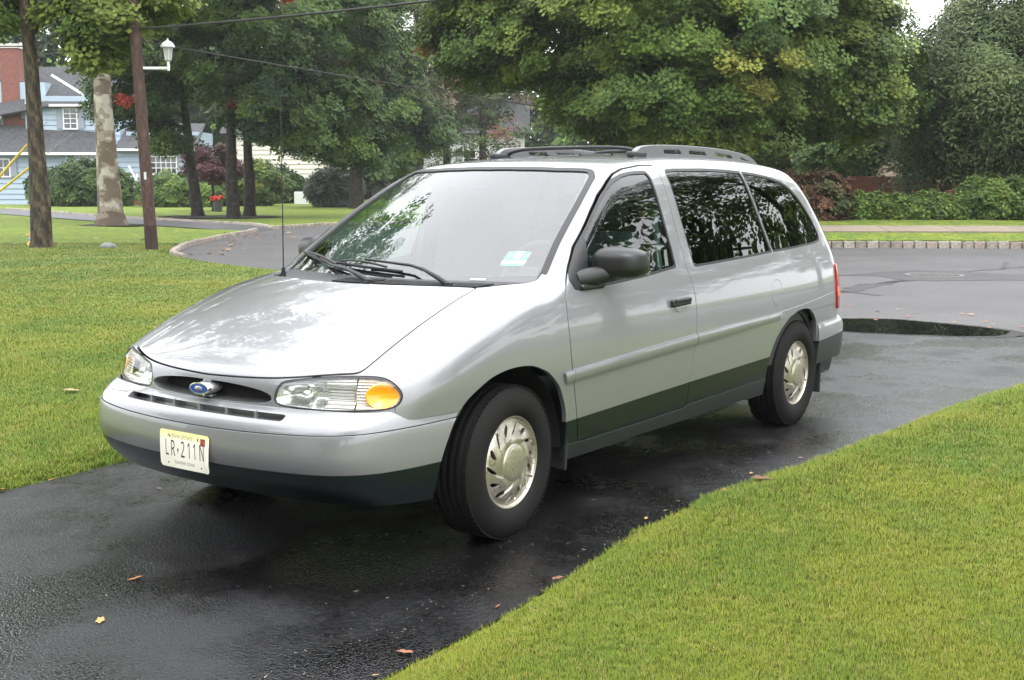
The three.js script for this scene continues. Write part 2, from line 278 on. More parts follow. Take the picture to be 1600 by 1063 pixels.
// the far side rises gently from the kerb
const bankA = [-23.27, 6.85], bankN = [-.845, .535], bankT = [-.535, -.845];
const bankD = (x, z) => (x - bankA[0]) * bankN[0] + (z - bankA[1]) * bankN[1], bankS = (x, z) => (x - bankA[0]) * bankT[0] + (z - bankA[1]) * bankT[1];
const bankY = (x, z) => { const d = bankD(x, z), s = bankS(x, z); return d < 0 ? 0 : (.165 + .36 * (1 - Math.exp(-d / 2.9))) * sstep(s, -9, -2.5); };
{
  const P = [], U = [], I = [], n = 60, m = 30;
  for (let i = 0; i <= n; i++) for (let j = 0; j <= m; j++) { const s = lerp(-9, 46, i / n), d = .1 + 60 * (j / m) ** 2.5, x = bankA[0] + bankN[0] * d + bankT[0] * s, z = bankA[1] + bankN[1] * d + bankT[1] * s; P.push(x, bankY(x, z) - .012, z); U.push(x, z); }
  for (let i = 0; i < n; i++) for (let j = 0; j < m; j++) { const a = i * (m + 1) + j, b = a + m + 1; I.push(a, b, a + 1, a + 1, b, b + 1); }
  const g = new THREE.BufferGeometry(); g.setAttribute('position', new THREE.Float32BufferAttribute(P, 3)); g.setAttribute('uv', new THREE.Float32BufferAttribute(U, 2)); g.setIndex(I); g.computeVertexNormals(); structure('verge', g, lawnMat);
  const walkMats = [[.66, .62, .58], [.60, .55, .51], [.70, .66, .60]].map((c) => std({ map: walkTex, color: lin(...c.map((v) => Math.min(1, v))), roughness: .85 }));
  const walk = new THREE.Group(); walk.name = 'pavement'; walk.userData = { kind: 'structure' }; scene.add(walk);
  const slab = rbox(1.585, .06, 1.45, .008, 0, 0, 0, 1), r = rng(77);
  for (let s = -7; s < 30; s += 1.6) { const d = 2.15, x = bankA[0] + bankN[0] * d + bankT[0] * s, z = bankA[1] + bankN[1] * d + bankT[1] * s, m = part('slab', slab, walkMats[Math.floor(r() * 3)], walk); m.position.set(x, bankY(x, z) - .008, z); m.rotation.set(0, Math.atan2(-bankT[1], bankT[0]), 0); m.rotateX(.059); }
}
// granite sett kerbs
const settMats = [[.84, .77, .70], [.95, .89, .82], [.70, .63, .58], [.88, .76, .68]].map(([r, g, b], i) => std({ color: lin(r, g, b), map: tex(128, (u, v) => { const k = 175 + 90 * (fbm(u * 6 + i * 9, v * 6, 4, 6) - .5) + 40 * (noise(u * 50, v * 50, 50) - .5); return [k, k * .98, k * .95]; }), roughness: .9, bumpMap: grassBump, bumpScale: .01 }));
function kerb(path, from, to, bw, h, seed) {
  const r = rng(seed), g = new THREE.Group(); g.name = numbered('kerb'); g.userData = { kind: 'structure' }; scene.add(g);
  const c = new THREE.CatmullRomCurve3(path.map(([x, z]) => V(x, 0, z)), false, 'catmullrom', .2), L = c.getLength(), geos = [0, 1, 2].map((i) => { const b = rbox(bw * .93, h, .13, .022, 0, 0, 0, 2), p = b.attributes.position, q = rng(seed + i); const off = new Map(); for (let k = 0; k < p.count; k++) { const key = [p.getX(k), p.getY(k), p.getZ(k)].map((v) => Math.round(v * 40)).join(); if (!off.has(key)) off.set(key, [(q() - .5) * .02, (q() - .5) * .016, (q() - .5) * .018]); const o = off.get(key); p.setXYZ(k, p.getX(k) + o[0], p.getY(k) + o[1], p.getZ(k) + o[2]); } b.computeVertexNormals(); return b; });
  for (let s = from * L; s < to * L; s += bw) { const u = s / L, p = c.getPointAt(u), t = c.getTangentAt(u), m = part('sett', geos[Math.floor(r() * 3)], settMats[Math.floor(r() * 4)], g); m.position.set(p.x, h / 2 - .035 + (r() - .5) * .014, p.z); m.rotation.set((r() - .5) * .06, Math.atan2(-t.z, t.x) + (r() - .5) * .06, (r() - .5) * .05); }
}
kerb([[-21.6, 9.5], [-23.27, 6.85], [-25.68, 3.04], [-28.2, -1.0], [-33, -8.5]], .02, .62, .27, .19, 5);
kerb([[-11.9, 15.8], [-12.5, 16.85], [-13.5, 17.95], [-14.9, 19.35], [-16.8, 20.9], [-18.6, 22.2], [-20.7, 23.65], [-22.0, 24.7]], 0, 1, .26, .13, 8);
kerb([[-23.9, 25.8], [-27.2, 26.65], [-34, 24.7]], 0, .7, .27, .13, 12);
kerb([[-24.3, 26.5], [-25.8, 29.1], [-28.4, 39.4], [-35.6, 60.5]], 0, .96, .34, .11, 19);
// raised lawns beside the drive
function lawnSheet(name, edge, outer, rise) { // strips from an edge polyline out to an outer polyline of the same length
  const n = edge.length, m = 26, P = [], U = [], I = [];
  for (let i = 0; i < n; i++) for (let j = 0; j <= m; j++) { const t = (j / m) ** 2.2, x = lerp(edge[i][0], outer[i][0], t), z = lerp(edge[i][1], outer[i][1], t), d = Math.hypot(x - edge[i][0], z - edge[i][1]); P.push(x, -.006 + rise * sstep(d, 0, .22) + .035 * sstep(d, .1, 2.5) * (fbm(x * .35 + 40, z * .35 + 40, 3) - .35), z); U.push(x, z); }
  for (let i = 0; i < n - 1; i++) for (let j = 0; j < m; j++) { const a = i * (m + 1) + j, b = a + m + 1; I.push(a, a + 1, b, a + 1, b + 1, b); }
  const g = new THREE.BufferGeometry(); g.setAttribute('position', new THREE.Float32BufferAttribute(P, 3)); g.setAttribute('uv', new THREE.Float32BufferAttribute(U, 2)); g.setIndex(I); g.computeVertexNormals(); structure(name, g, lawnMat);
}
const lawnRight = [...driveRight, [-12, -12], [-22, -34]], lawnLeft = [...driveLeft.slice().reverse(), ...leftEdge.slice(1)];
const fine = (pts, seed, amp) => { const r = rng(seed), o = []; pts.forEach((p, i) => { if (i === pts.length - 1) { o.push(p); return; } const q = pts[i + 1], k = Math.max(1, Math.min(14, Math.round(Math.hypot(q[0] - p[0], q[1] - p[1]) / .18))); for (let j = 0; j < k; j++) o.push([lerp(p[0], q[0], j / k) + (r() - .5) * amp, lerp(p[1], q[1], j / k) + (r() - .5) * amp]); }); return o; };
const rightEdgeFine = fine(lawnRight, 21, .035), leftEdgeFine = fine(lawnLeft, 22, .05);
lawnSheet('lawn', rightEdgeFine, rightEdgeFine.map(([x, z]) => [x - (z + 1.5) * .05, z - 16]), .035);
lawnSheet('lawn', leftEdgeFine, leftEdgeFine.map(([x, z], i) => [x > -8.2 ? x : lerp(x, x + 6, .5), Math.max(z, 0) + 24]), .03);
// grass blades
{
  const tuft = (seed, n, h, spread, w) => { const r = rng(seed), P = [], N = []; for (let i = 0; i < n; i++) { const a = r() * 6.283, d = Math.sqrt(r()) * spread, bx = Math.cos(a) * d, bz = Math.sin(a) * d, l = h * (.55 + .6 * r()), t = r() * 6.283, ln = l * (.15 + .6 * r()), tx = bx + Math.cos(t) * ln, tz = bz + Math.sin(t) * ln, mx = bx + Math.cos(t) * ln * .3, mz = bz + Math.sin(t) * ln * .3, sx = -Math.sin(t) * w, sz = Math.cos(t) * w; const hy = Math.sqrt(Math.max(.2 * l * l, l * l - ln * ln)); P.push(bx - sx, -.005, bz - sz, bx + sx, -.005, bz + sz, mx + sx * .8, hy * .6, mz + sz * .8, bx - sx, -.005, bz - sz, mx + sx * .8, hy * .6, mz + sz * .8, mx - sx * .8, hy * .6, mz - sz * .8, mx - sx * .8, hy * .6, mz - sz * .8, mx + sx * .8, hy * .6, mz + sz * .8, tx, hy, tz); for (let k = 0; k < 9; k++) N.push(Math.cos(t) * -.35, .9, Math.sin(t) * -.35); } const g = new THREE.BufferGeometry(); g.setAttribute('position', new THREE.Float32BufferAttribute(P, 3)); g.setAttribute('normal', new THREE.Float32BufferAttribute(N, 3)); return g; };
  const blade = phys({ color: 0xffffff, roughness: .8, transmission: .3, thickness: 0, specularIntensity: .25 });
  const cam = camera.position, look = [Math.cos(2.51745), Math.sin(2.51745)];
  const seen = (x, z, m) => { const dx = x - cam.x, dz = z - cam.z, f = dx * look[0] + dz * look[1], s = -dx * look[1] + dz * look[0]; return f > 2.2 && Math.abs(s) < f * .47 + m ? f : 0; };
  const inside = (pts) => polyline(pts);
  const R = inside([...rightEdgeFine, [-30, -40], [14, -40]]), Lf = inside([...leftEdgeFine, [-14, 60], [14, 60]]);
  const hash = (x, z) => fbm(x * .8 + 60, z * .8 + 60, 3);
  const sow = (area, seed, far, yAt) => {
    const r = rng(seed), list = []; let bx = [1e9, -1e9, 1e9, -1e9];
    for (const [a, b] of area.pts) bx = [Math.min(bx[0], a), Math.max(bx[1], a), Math.min(bx[2], b), Math.max(bx[3], b)];
    // denser and finer close to the path, coarser further off
    const scaleAt = (f) => clamp(f / 4.6, .75, 6), densAt = (f) => 8200 / scaleAt(f) ** 2;
    for (let d0 = 2.2; d0 < far; d0 *= 1.35) {
      const d1 = Math.min(far, d0 * 1.35), dens = densAt(d0), x0 = Math.max(bx[0], cam.x - d1 * 1.15), x1 = Math.min(bx[1], cam.x + 3), z0 = Math.max(bx[2], cam.z - d1), z1 = Math.min(bx[3], cam.z + d1 * 1.15), n = Math.round(Math.max(0, x1 - x0) * Math.max(0, z1 - z0) * dens);
      for (let i = 0; i < n; i++) { const x = lerp(x0, x1, r()), z = lerp(z0, z1, r()), f = seen(x, z, 1); if (f < d0 || f >= d1 || r() > densAt(f) / dens) continue; const q = area(x, z); if (q > -.004 - r() * .02) continue; list.push([x, z, q, scaleAt(f)]); }
    }
    const m = new THREE.InstancedMesh(tg, blade, list.length), M = new THREE.Matrix4(), Q = new THREE.Quaternion(), up = V(0, 1, 0), c = new THREE.Color();
    list.forEach(([x, z, q, sc], i) => {
      const k = sc * (.8 + .4 * r()), y = hash(x, z), y2 = fbm(x * 3 + 9, z * 3 + 9, 2), t = clamp(.5 + (y - .5) * 1.2 + (y2 - .5) * .7 + (r() - .5) * .6, 0, 1), b = .93 + .2 * r();
      M.compose(V(x, yAt(-q, x, z), z), Q.setFromAxisAngle(up, r() * 6.283), V(k, Math.min(k, 1.5) * (.75 + .5 * fbm(x * 1.5, z * 1.5 + 30, 2)), k)); m.setMatrixAt(i, M);
      if (r() < .05) c.setRGB(.36 * b, .28 * b, .10 * b); else c.setRGB(lerp(.108, .215, t) * b, lerp(.182, .240, t) * b, lerp(.026, .032, t) * b);
      m.setColorAt(i, c);
    });
    m.name = numbered('grass'); m.userData = { kind: 'stuff', label: 'short green lawn grass', category: 'grass' }; m.castShadow = m.receiveShadow = true; scene.add(m);
  };
  const tg = tuft(1, 11, .025, .018, .0011);
  const yR = (d, x, z) => -.006 + .035 * sstep(d, 0, .22) + .035 * sstep(d, .1, 2.5) * (fbm(x * .35 + 40, z * .35 + 40, 3) - .35), yL = (d, x, z) => -.006 + .03 * sstep(d, 0, .22) + .035 * sstep(d, .1, 2.5) * (fbm(x * .35 + 40, z * .35 + 40, 3) - .35);
  sow(R, 100, 20, yR);
  sow(Lf, 200, 30, yL);
}
// ---------------------------------------------------------------- trees and shrubs
const barkTex = (a, b, seed) => tex(256, (u, v) => { const r = fbm(u * 16 + seed, v * 5, 4, 16), s = noise(u * 40, v * 14 + seed, 40), k = clamp((r - .3) * 1.8 + (s - .5) * .5, 0, 1); return [lerp(a[0], b[0], k), lerp(a[1], b[1], k), lerp(a[2], b[2], k)]; }, { h: 256 });
const barkBump = tex(256, (u, v) => 255 * fbm(u * 20, v * 6, 4, 20), { srgb: false });
const barkMat = (a, b, seed) => std({ map: barkTex(a, b, seed), bumpMap: barkBump, bumpScale: .03, roughness: .92 });
const darkBark = barkMat([34, 29, 25], [74, 65, 56], 1), greyBark = barkMat([62, 56, 50], [118, 108, 98], 5), mossBark = barkMat([44, 38, 30], [98, 86, 66], 9);
const sycamoreBark = std({ map: tex(512, (u, v) => { const p = fbm(u * 5, v * 12, 4, 60), q = fbm(u * 12 + 3, v * 22, 3, 12), k = .9 + .2 * (q - .5); return p > .56 ? [176 * k, 170 * k, 156 * k] : p > .44 ? [142 * k, 132 * k, 118 * k] : [108 * k, 94 * k, 80 * k]; }, { repeat: [1, .22] }), bumpMap: barkBump, bumpScale: .02, roughness: .9 });
// a sprig: leaves set round a short twig
function sprig(n, len, wid, seed, hang = 0) {
  const r = rng(seed), P = [], N = [];
  for (let i = 0; i < n; i++) {
    const a = i / n * 6.283 + r() * .8, up = (r() - .5) * .7 - hang, l = len * (.7 + .5 * r()), d = V(Math.cos(a), up, Math.sin(a)).normalize(), s = d.clone().cross(V(0, 1, 0)).normalize(), nn = s.clone().cross(d).normalize().negate(), o = d.clone().multiplyScalar(len * (.15 + .5 * r())).add(V((r() - .5) * len, (r() - .5) * len * .9, (r() - .5) * len));
    const m = o.clone().addScaledVector(d, l * .45).addScaledVector(nn, -l * .06), t = o.clone().addScaledVector(d, l).addScaledVector(nn, -l * .2), A = m.clone().addScaledVector(s, wid * l).addScaledVector(nn, l * .07), B = m.clone().addScaledVector(s, -wid * l).addScaledVector(nn, l * .07);
    for (const q of [[o, A, m], [A, t, m], [o, m, B], [B, m, t]]) { const f = q[1].clone().sub(q[0]).cross(q[2].clone().sub(q[0])).normalize(); if (f.y < 0) f.negate(); for (const v of q) { P.push(v.x, v.y, v.z); N.push(f.x, f.y, f.z); } }
  }
  const g = new THREE.BufferGeometry(); g.setAttribute('position', new THREE.Float32BufferAttribute(P, 3)); g.setAttribute('normal', new THREE.Float32BufferAttribute(N, 3)); return g;
}
const broadSprig = sprig(6, .125, .46, 3), smallSprig = sprig(6, .11, .42, 7), narrowSprig = sprig(6, .14, .2, 9, .5), tinySprig = sprig(6, .07, .42, 5), farSprig = sprig(5, .30, .5, 13);
const leafMat = phys({ color: 0xffffff, roughness: .6, transmission: .35, thickness: 0, specularIntensity: .4 });
const pick = (pal, r) => { let t = r() * pal.reduce((a, p) => a + p[3], 0); for (const p of pal) if ((t -= p[3]) <= 0) return p; return pal[0]; };
// blobs: [dx, y, dz, rx, ry, rz, clusters]
function crownOf(parent, blobs, { per, cr, geo, palette, seed, inner = .42, flat: fl = .6, hang = 0, size = 1, cap = null, bare = .0 }) {
  const r = rng(seed), list = [], tips = [];
  for (const [dx, y, dz, rx, ry, rz, n] of blobs) for (let i = 0; i < n; i++) {
    const u = r() * 2 - 1, a = r() * 6.283, s = Math.sqrt(1 - u * u), lump = .82 + .36 * fbm(s * Math.cos(a) * 2 + seed * 3.1 + 20, u * 2 + s * Math.sin(a) * 2 + 20, 2), d = (inner + (1 - inner) * Math.pow(r(), .45)) * lump;
    const c = [dx + s * Math.cos(a) * rx * d, y + u * ry * d, dz + s * Math.sin(a) * rz * d]; tips.push(c);
    const base = pick(palette, r), b0 = .72 + .55 * r(), red = base[0] > .28 && base[1] < .07, R = cr * (.6 + .8 * r()) * (red ? .4 : 1), m = Math.round(per * (.5 + r()) * (red ? .22 : 1));
    for (let k = 0; k < m; k++) {
      const q = Math.pow(r(), .4), v = r() * 2 - 1, w = r() * 6.283, t = Math.sqrt(1 - v * v);
      const x = c[0] + Math.cos(w) * t * R * q, z = c[2] + Math.sin(w) * t * R * q, yy = c[1] + v * R * q * fl - hang * R * q * q * 1.6 - R * .25 * (t * q) ** 2;
      if (cap && !cap(x, yy, z)) continue;
      const ol = Math.hypot(x - dx, yy - y, z - dz) || 1; list.push([x, yy, z, base, b0 * (.8 + .4 * r()), (x - dx) / ol, (yy - y) / ol, (z - dz) / ol]);
    }
  }
  const M = new THREE.Matrix4(), Q = new THREE.Quaternion(), E = new THREE.Euler(), col = new THREE.Color(), im = new THREE.InstancedMesh(geo, leafMat, list.length);
  const UP = V(0, 1, 0), Q2 = new THREE.Quaternion();
  list.forEach(([x, y, z, p, b, ox, oy, oz], i) => { const s = size * (.7 + .6 * r()); Q.setFromUnitVectors(UP, V(ox * .8 + (r() - .5) * .9, Math.max(oy, -.2) * .6 + .6 + (r() - .5) * .5, oz * .8 + (r() - .5) * .9).normalize()); Q.multiply(Q2.setFromAxisAngle(UP, r() * 6.283)); M.compose(V(x, y, z), Q, V(s, s, s)); im.setMatrixAt(i, M); im.setColorAt(i, col.setRGB(p[0] * b, p[1] * b, p[2] * b)); });
  im.name = 'crown'; im.userData = { kind: 'stuff' }; im.castShadow = im.receiveShadow = true; parent.add(im); return tips;
}
function trunkPath(h, lean, seed, wob = .1) { const r = rng(seed), P = []; for (let i = 0; i <= 9; i++) { const t = i / 9; P.push(V(lean[0] * t + (i ? (r() - .5) * wob : 0), h * t, lean[1] * t + (i ? (r() - .5) * wob : 0))); } return P; }
function tree(o) {
  const t = thing(o.name, o.label, 'tree', [o.at[0], bankY(o.at[0], o.at[1]) - .03, o.at[1]], 0, o.group);
  const path = trunkPath(o.h, o.lean ?? [0, 0], o.seed, o.wob ?? .12), rad = path.map((_, i) => o.r * (i === 0 ? (o.flare ?? 1.45) : i === 1 ? 1.05 : 1 - .075 * i * (o.taper ?? 1)));
  path.splice(1, 0, path[0].clone().lerp(path[1], .22)); rad.splice(1, 0, o.r * (1 + ((o.flare ?? 1.45) - 1) * .35));
  const trunk = part('trunk', limb(path, rad, 14, Math.max(1, Math.round(o.r * 4))), o.bark ?? darkBark, t);
  const tips = o.crown ? crownOf(t, o.blobs, { seed: o.seed, ...o.crown }) : [];
  const r = rng(o.seed + 5), list = [];
  for (let i = 0; i < (o.limbs ?? 12) && tips.length; i++) {
    const tip = V(...tips[Math.floor(r() * tips.length)]), h = clamp(tip.y - Math.hypot(tip.x, tip.z) * .55, o.h * (o.fork ?? .3), o.h * .97), k = h / o.h * 9, a = path[Math.min(path.length - 2, Math.floor(k) + 1)], b = path[Math.min(path.length - 1, Math.floor(k) + 2)], st = a.clone().lerp(b, k % 1);
    const m1 = st.clone().lerp(tip, .35).add(V((r() - .5) * .5, .35, (r() - .5) * .5)), m2 = st.clone().lerp(tip, .7).add(V((r() - .5) * .5, .3, (r() - .5) * .5)), w = o.r * (.16 + .22 * r());
    list.push(limb([st, m1, m2, tip], [w, w * .7, w * .42, w * .12], 7));
  }
  for (const g of list) part('branch', g, o.bark ?? darkBark, trunk);
  return t;
}
const G1 = [.078, .136, .024, 5], G2 = [.110, .176, .028, 4], G3 = [.165, .22, .034, 2.2], DK = [.050, .094, .021, 4], YL = [.22, .235, .04, .35], RD = [.33, .045, .02, .12], OR = [.24, .14, .03, .12], OL = [.085, .10, .03, 2];
// across the street: the big maple
tree({ name: 'maple_tree', label: 'large spreading maple behind the minivan roof, across the street', at: [-28.2, 13.6], h: 8.8, r: .24, seed: 31, limbs: 20, fork: .2, bark: darkBark,
  blobs: [[-.1, 6.4, -.2, 5.5, 4.3, 5.7, 640], [3.0, 5.7, 4.1, 2.2, 1.8, 2.2, 120], [-2.6, 4.4, -3.6, 2.6, 2.2, 2.8, 200], [.4, 3.2, -.6, 3.6, 1.4, 4.0, 150], [-.4, 9.5, -.1, 4.2, 3.2, 4.4, 190]],
  crown: { per: 74, cr: .66, geo: broadSprig, palette: [G1, G2, G2, G3, G3, YL, OR, [.30, .05, .02, .1]], flat: .55, size: .95 } });
// right: loose drooping tree
tree({ name: 'drooping_tree', label: 'loose drooping green tree at the right edge above the clipped shrubs', at: [-35.28, 7.18], h: 6.6, r: .17, seed: 41, lean: [.2, -.5], limbs: 18, fork: .22,
  blobs: [[0, 4.7, -.8, 2.9, 2.3, 3.4, 150], [-.4, 3.3, 1.0, 1.7, 1.5, 1.5, 45], [.2, 2.9, -2.6, 2.0, 1.6, 2.2, 60], [-.5, 6.6, -2.6, 2.8, 1.8, 3.0, 70], [.7, 3.0, -5.4, 2.1, 2.6, 2.3, 60]],
  crown: { per: 70, cr: .95, geo: narrowSprig, palette: [[.075, .11, .034, 4], [.10, .14, .045, 4], [.14, .17, .06, 2], DK], flat: .8, hang: .8, size: 1.15 } });
// left: street trees
tree({ name: 'street_tree', label: 'slim mossy trunk nearest the left edge with yellow green leaves', at: [-12.13, 20.93], h: 9.5, r: .215, seed: 51, lean: [.05, .1], wob: .05, limbs: 12, fork: .5, bark: mossBark, flare: 1.35,
  blobs: [[-.4, 9.2, .6, 3.6, 3.3, 3.6, 110], [-1.2, 5.15, -1.0, 1.2, .55, 1.2, 16], [.8, 5.7, 1.3, 1.4, .7, 1.4, 18], [-1.9, 5.9, -1.9, 1.2, .6, 1.2, 16], [-.9, 4.55, -1.3, .55, .42, .55, 5]],
  crown: { per: 110, cr: .62, geo: smallSprig, palette: [G2, G3, [.12, .20, .03, 4], [.18, .24, .035, 2], [.36, .05, .02, .22]], size: 1.05 } });
tree({ name: 'sycamore_tree', label: 'thick pale trunk with flaking mottled bark beside the utility pole', at: [-22.7, 32.8], h: 20, r: .35, seed: 61, lean: [.2, .3], wob: .1, limbs: 16, fork: .42, bark: sycamoreBark, flare: 1.75,
  blobs: [[0, 17, 0, 6.5, 5.0, 6.5, 200], [-2.4, 10.2, -3.0, 2.6, 1.6, 2.6, 34], [.5, 9.6, 1.6, 2.2, 1.1, 2.2, 18]],
  crown: { per: 46, cr: 1.15, geo: broadSprig, palette: [G1, G2, OL, DK, [.22, .10, .03, .2]], size: 1.4 } });
const oakPal = [DK, DK, G1, G1, G2, [.04, .075, .03, 4], [.36, .05, .025, .8]];
tree({ name: 'oak_tree', label: 'dark leaning oak trunk left of the paired trunks on the far lawn', at: [-32.5, 39.9], h: 11, r: .24, seed: 71, lean: [.5, 1.0], limbs: 14, fork: .35,
  blobs: [[.4, 9.5, .6, 4.2, 4.2, 4.2, 100], [1.6, 5.6, 2.0, 2.2, 1.5, 2.2, 34], [.8, 3.9, .6, 1.3, .9, 1.3, 10]], crown: { per: 76, cr: .85, geo: broadSprig, palette: oakPal, size: 1.2 } });
tree({ name: 'oak_tree', label: 'thicker dark oak trunk at the left of the pair on the far lawn', at: [-31.5, 36.4], h: 13, r: .25, seed: 73, limbs: 14, fork: .3,
  blobs: [[-.5, 8.8, -.5, 4.0, 4.6, 4.0, 105], [-.9, 5.0, -1.6, 2.4, 1.5, 2.4, 34], [-2.0, 4.0, -2.6, 1.5, 1.3, 1.5, 16]], crown: { per: 76, cr: .85, geo: broadSprig, palette: oakPal, size: 1.2 } });
tree({ name: 'oak_tree', label: 'slightly thinner dark oak trunk at the right of the pair on the far lawn', at: [-33.2, 37.3], h: 12, r: .23, seed: 75, limbs: 12, fork: .35,
  blobs: [[-1.6, 9.2, -2.2, 4.2, 4.4, 4.2, 92], [-2.4, 5.2, -3.4, 2.2, 1.6, 2.2, 34], [-2.6, 3.4, -3.9, 1.5, 1.5, 1.5, 22]], crown: { per: 76, cr: .85, geo: broadSprig, palette: oakPal, size: 1.2 } });
tree({ name: 'shade_tree', label: 'dense dark tree with a straight trunk left of the windscreen', at: [-48.6, 45.2], h: 15, r: .36, seed: 81, limbs: 14, fork: .22,
  blobs: [[0, 10.5, 0, 4.6, 6.0, 4.6, 150], [1.4, 5.2, 2.4, 2.8, 2.2, 2.8, 44], [-1.6, 4.4, -2.4, 2.6, 2.2, 2.6, 44]], crown: { per: 72, cr: 1.1, geo: broadSprig, palette: [DK, DK, G1, G2, [.04, .08, .03, 3]], size: 1.55 } });
// thin far trees with browning leaves
[[-64.9, 54.2, 20, 85], [-70.2, 55.8, 22, 86], [-69.2, 51.6, 19, 87]].forEach(([x, z, h, seed], i) => tree({ name: 'tall_thin_tree', label: ['tall thin browning tree, leftmost of three beyond the windscreen top', 'tall thin browning tree, middle of three beyond the windscreen top', 'tall thin browning tree, rightmost of three beyond the windscreen top'][i], group: 'thin browning trees', at: [x, z], h, r: .3, seed, limbs: 10, fork: .3, flare: 1.2,
  blobs: [[0, h * .52, 0, 3.2, h * .44, 3.2, 120]], crown: { per: 24, cr: 1.1, geo: broadSprig, palette: [OL, [.14, .10, .06, 3], [.16, .07, .05, 1.5], G1], size: 1.6 } }));
// the wood that closes the view
{
  const r = rng(301), list = [];
  for (let i = 0; i < 46; i++) { const a = lerp(112, 176, (i + r()) / 46) * Math.PI / 180, d = 104 + r() * 40; const low = Math.abs(a * 180 / Math.PI - 162.6) < 2.6 ? .5 : 1; list.push([4 + Math.cos(a) * d, -4 + Math.sin(a) * d, (15 + r() * 9) * low]); }
  const wood = new THREE.Group(); wood.name = 'far_wood'; wood.userData = { kind: 'stuff', label: 'hazy line of tall trees closing the view behind the houses', category: 'wood' }; scene.add(wood);
  const blobs = list.flatMap(([x, z, h]) => [[x, h * .52, z, 5.2, h * .5, 5.2, 62]]);
  crownOf(wood, blobs, { per: 13, cr: 1.7, geo: farSprig, palette: [DK, G1, G1, G2, [.06, .085, .04, 3]], seed: 302, inner: .3, size: 2.0 });
  part('trunks', merge(list.map(([x, z, h]) => limb([V(x, -.1, z), V(x, h * .7, z)], [.35, .15], 6))), darkBark, wood);
}
// tall trees round the house at the head of the drive, behind the viewer
[[14, -11, 15, 411, 'right of the tan house'], [12.5, 12, 16, 412, 'left of the tan house'], [24, 2, 17, 413, 'behind the tan house']].forEach(([x, z, h, seed, w]) => tree({ name: 'yard_tree', label: 'tall yard tree behind the viewer, ' + w, group: 'yard trees behind the viewer', at: [x, z], h, r: .34, seed, limbs: 10, fork: .25, blobs: [[0, h * .58, 0, 4.8, h * .42, 4.8, 90]], crown: { per: 22, cr: 1.3, geo: farSprig, palette: [DK, G1, G2], size: 1.2, inner: .3 } }));
// trees beside the drive, out of the frame, that the glass and paint mirror
[[-16, -10.5, 13, 401, 'tree outside the frame to the right, nearest the street'], [-8.5, -15, 14, 402, 'tree outside the frame to the right, beside the lawn'], [-26, -7.5, 14, 403, 'tree outside the frame to the right, across the street']].forEach(([x, z, h, seed, label]) => tree({ name: 'garden_tree', label: 'leafy ' + label, group: 'garden trees beside the lawn', at: [x, z], h, r: .26, seed, limbs: 12, fork: .25,
  blobs: [[0, h * .56, 0, 4.4, h * .46, 4.4, 130]], crown: { per: 34, cr: 1.1, geo: broadSprig, palette: [DK, G1, G2], size: 1.5, inner: .3 } }));
tree({ name: 'tall_oak', label: 'tall oak outside the frame to the left whose branches the windscreen mirrors', at: [-2.4, 13.4], h: 15, r: .3, seed: 405, limbs: 20, fork: .35,
  blobs: [[-2.6, 9.6, -3.2, 2.2, 1.8, 2.2, 26], [.6, 12.5, 1.2, 2.6, 2.4, 2.6, 36], [-3.2, 7.6, -2.0, 1.6, 1.2, 1.6, 14]], crown: { per: 22, cr: .8, geo: broadSprig, palette: [DK, G1, G2], size: 1.2, hang: .4 } });
tree({ name: 'garden_tree', label: 'light green garden tree behind the russet bush and brick wall', at: [-46.5, 19.0], h: 5, r: .14, seed: 95, limbs: 8, fork: .2, blobs: [[0, 3.2, 0, 3.0, 2.6, 3.0, 110], [2.2, 1.6, 2.0, 2.0, 1.5, 2.0, 50]], crown: { per: 40, cr: .7, geo: broadSprig, palette: [G2, G3, G3], size: 1.2 } });
tree({ name: 'garden_tree', label: 'dark garden tree between the maple and the drooping tree, by the tan house', at: [-42.2, 11.2], h: 5.5, r: .16, seed: 96, limbs: 8, fork: .3, blobs: [[0, 4.0, 0, 2.6, 2.2, 2.6, 120], [-.6, 2.6, -2.0, 1.7, 1.4, 1.7, 50], [1.2, 2.7, 2.0, 2.0, 1.5, 2.0, 90]], crown: { per: 44, cr: .7, geo: broadSprig, palette: [G1, G2, DK], size: 1.1 } });
// shrubs
function shrub(name, label, at, blobs, palette, seed, group, opt = {}) {
  const t = thing(name, label, 'shrub', [at[0], bankY(at[0], at[1]) - .03, at[1]], 0, group);
  crownOf(t, blobs, { per: 40, cr: .22, geo: tinySprig, palette, seed, inner: .55, flat: .9, size: 1.2, ...opt });
  const r = rng(seed), st = []; for (let i = 0; i < 5; i++) st.push(limb([V((r() - .5) * .15, 0, (r() - .5) * .15), V((r() - .5) * .6, blobs[0][1] * 1.1, (r() - .5) * .6)], [.03, .012], 6)); part('stems', merge(st), darkBark, t); return t;
}
const boxPal = [[.085, .145, .026, 3], [.115, .185, .03, 3], [.16, .22, .04, 1]];
[[-29.52, 8.49, 0.36, 'first clipped round shrub beside the russet bush'], [-29.87, 8.01, 0.35, 'second clipped round shrub from the russet bush'], [-30.21, 7.53, 0.32, 'third clipped round shrub from the russet bush'], [-30.46, 7.19, 0.3, 'fourth clipped round shrub from the russet bush'], [-30.72, 6.82, 0.37, 'fifth clipped round shrub from the russet bush, a full ball'], [-30.96, 6.49, 0.33, 'sixth clipped round shrub from the russet bush'], [-31.18, 6.18, 0.32, 'seventh clipped round shrub from the russet bush']].forEach(([x, z, s, label], i) => shrub('round_shrub', label, [x, z], [[0, s * .95, 0, s * .9, s * .95, s * .9, 95]], boxPal, 500 + i, 'clipped shrubs across the street', { per: 34, cr: .16, inner: .75 }));
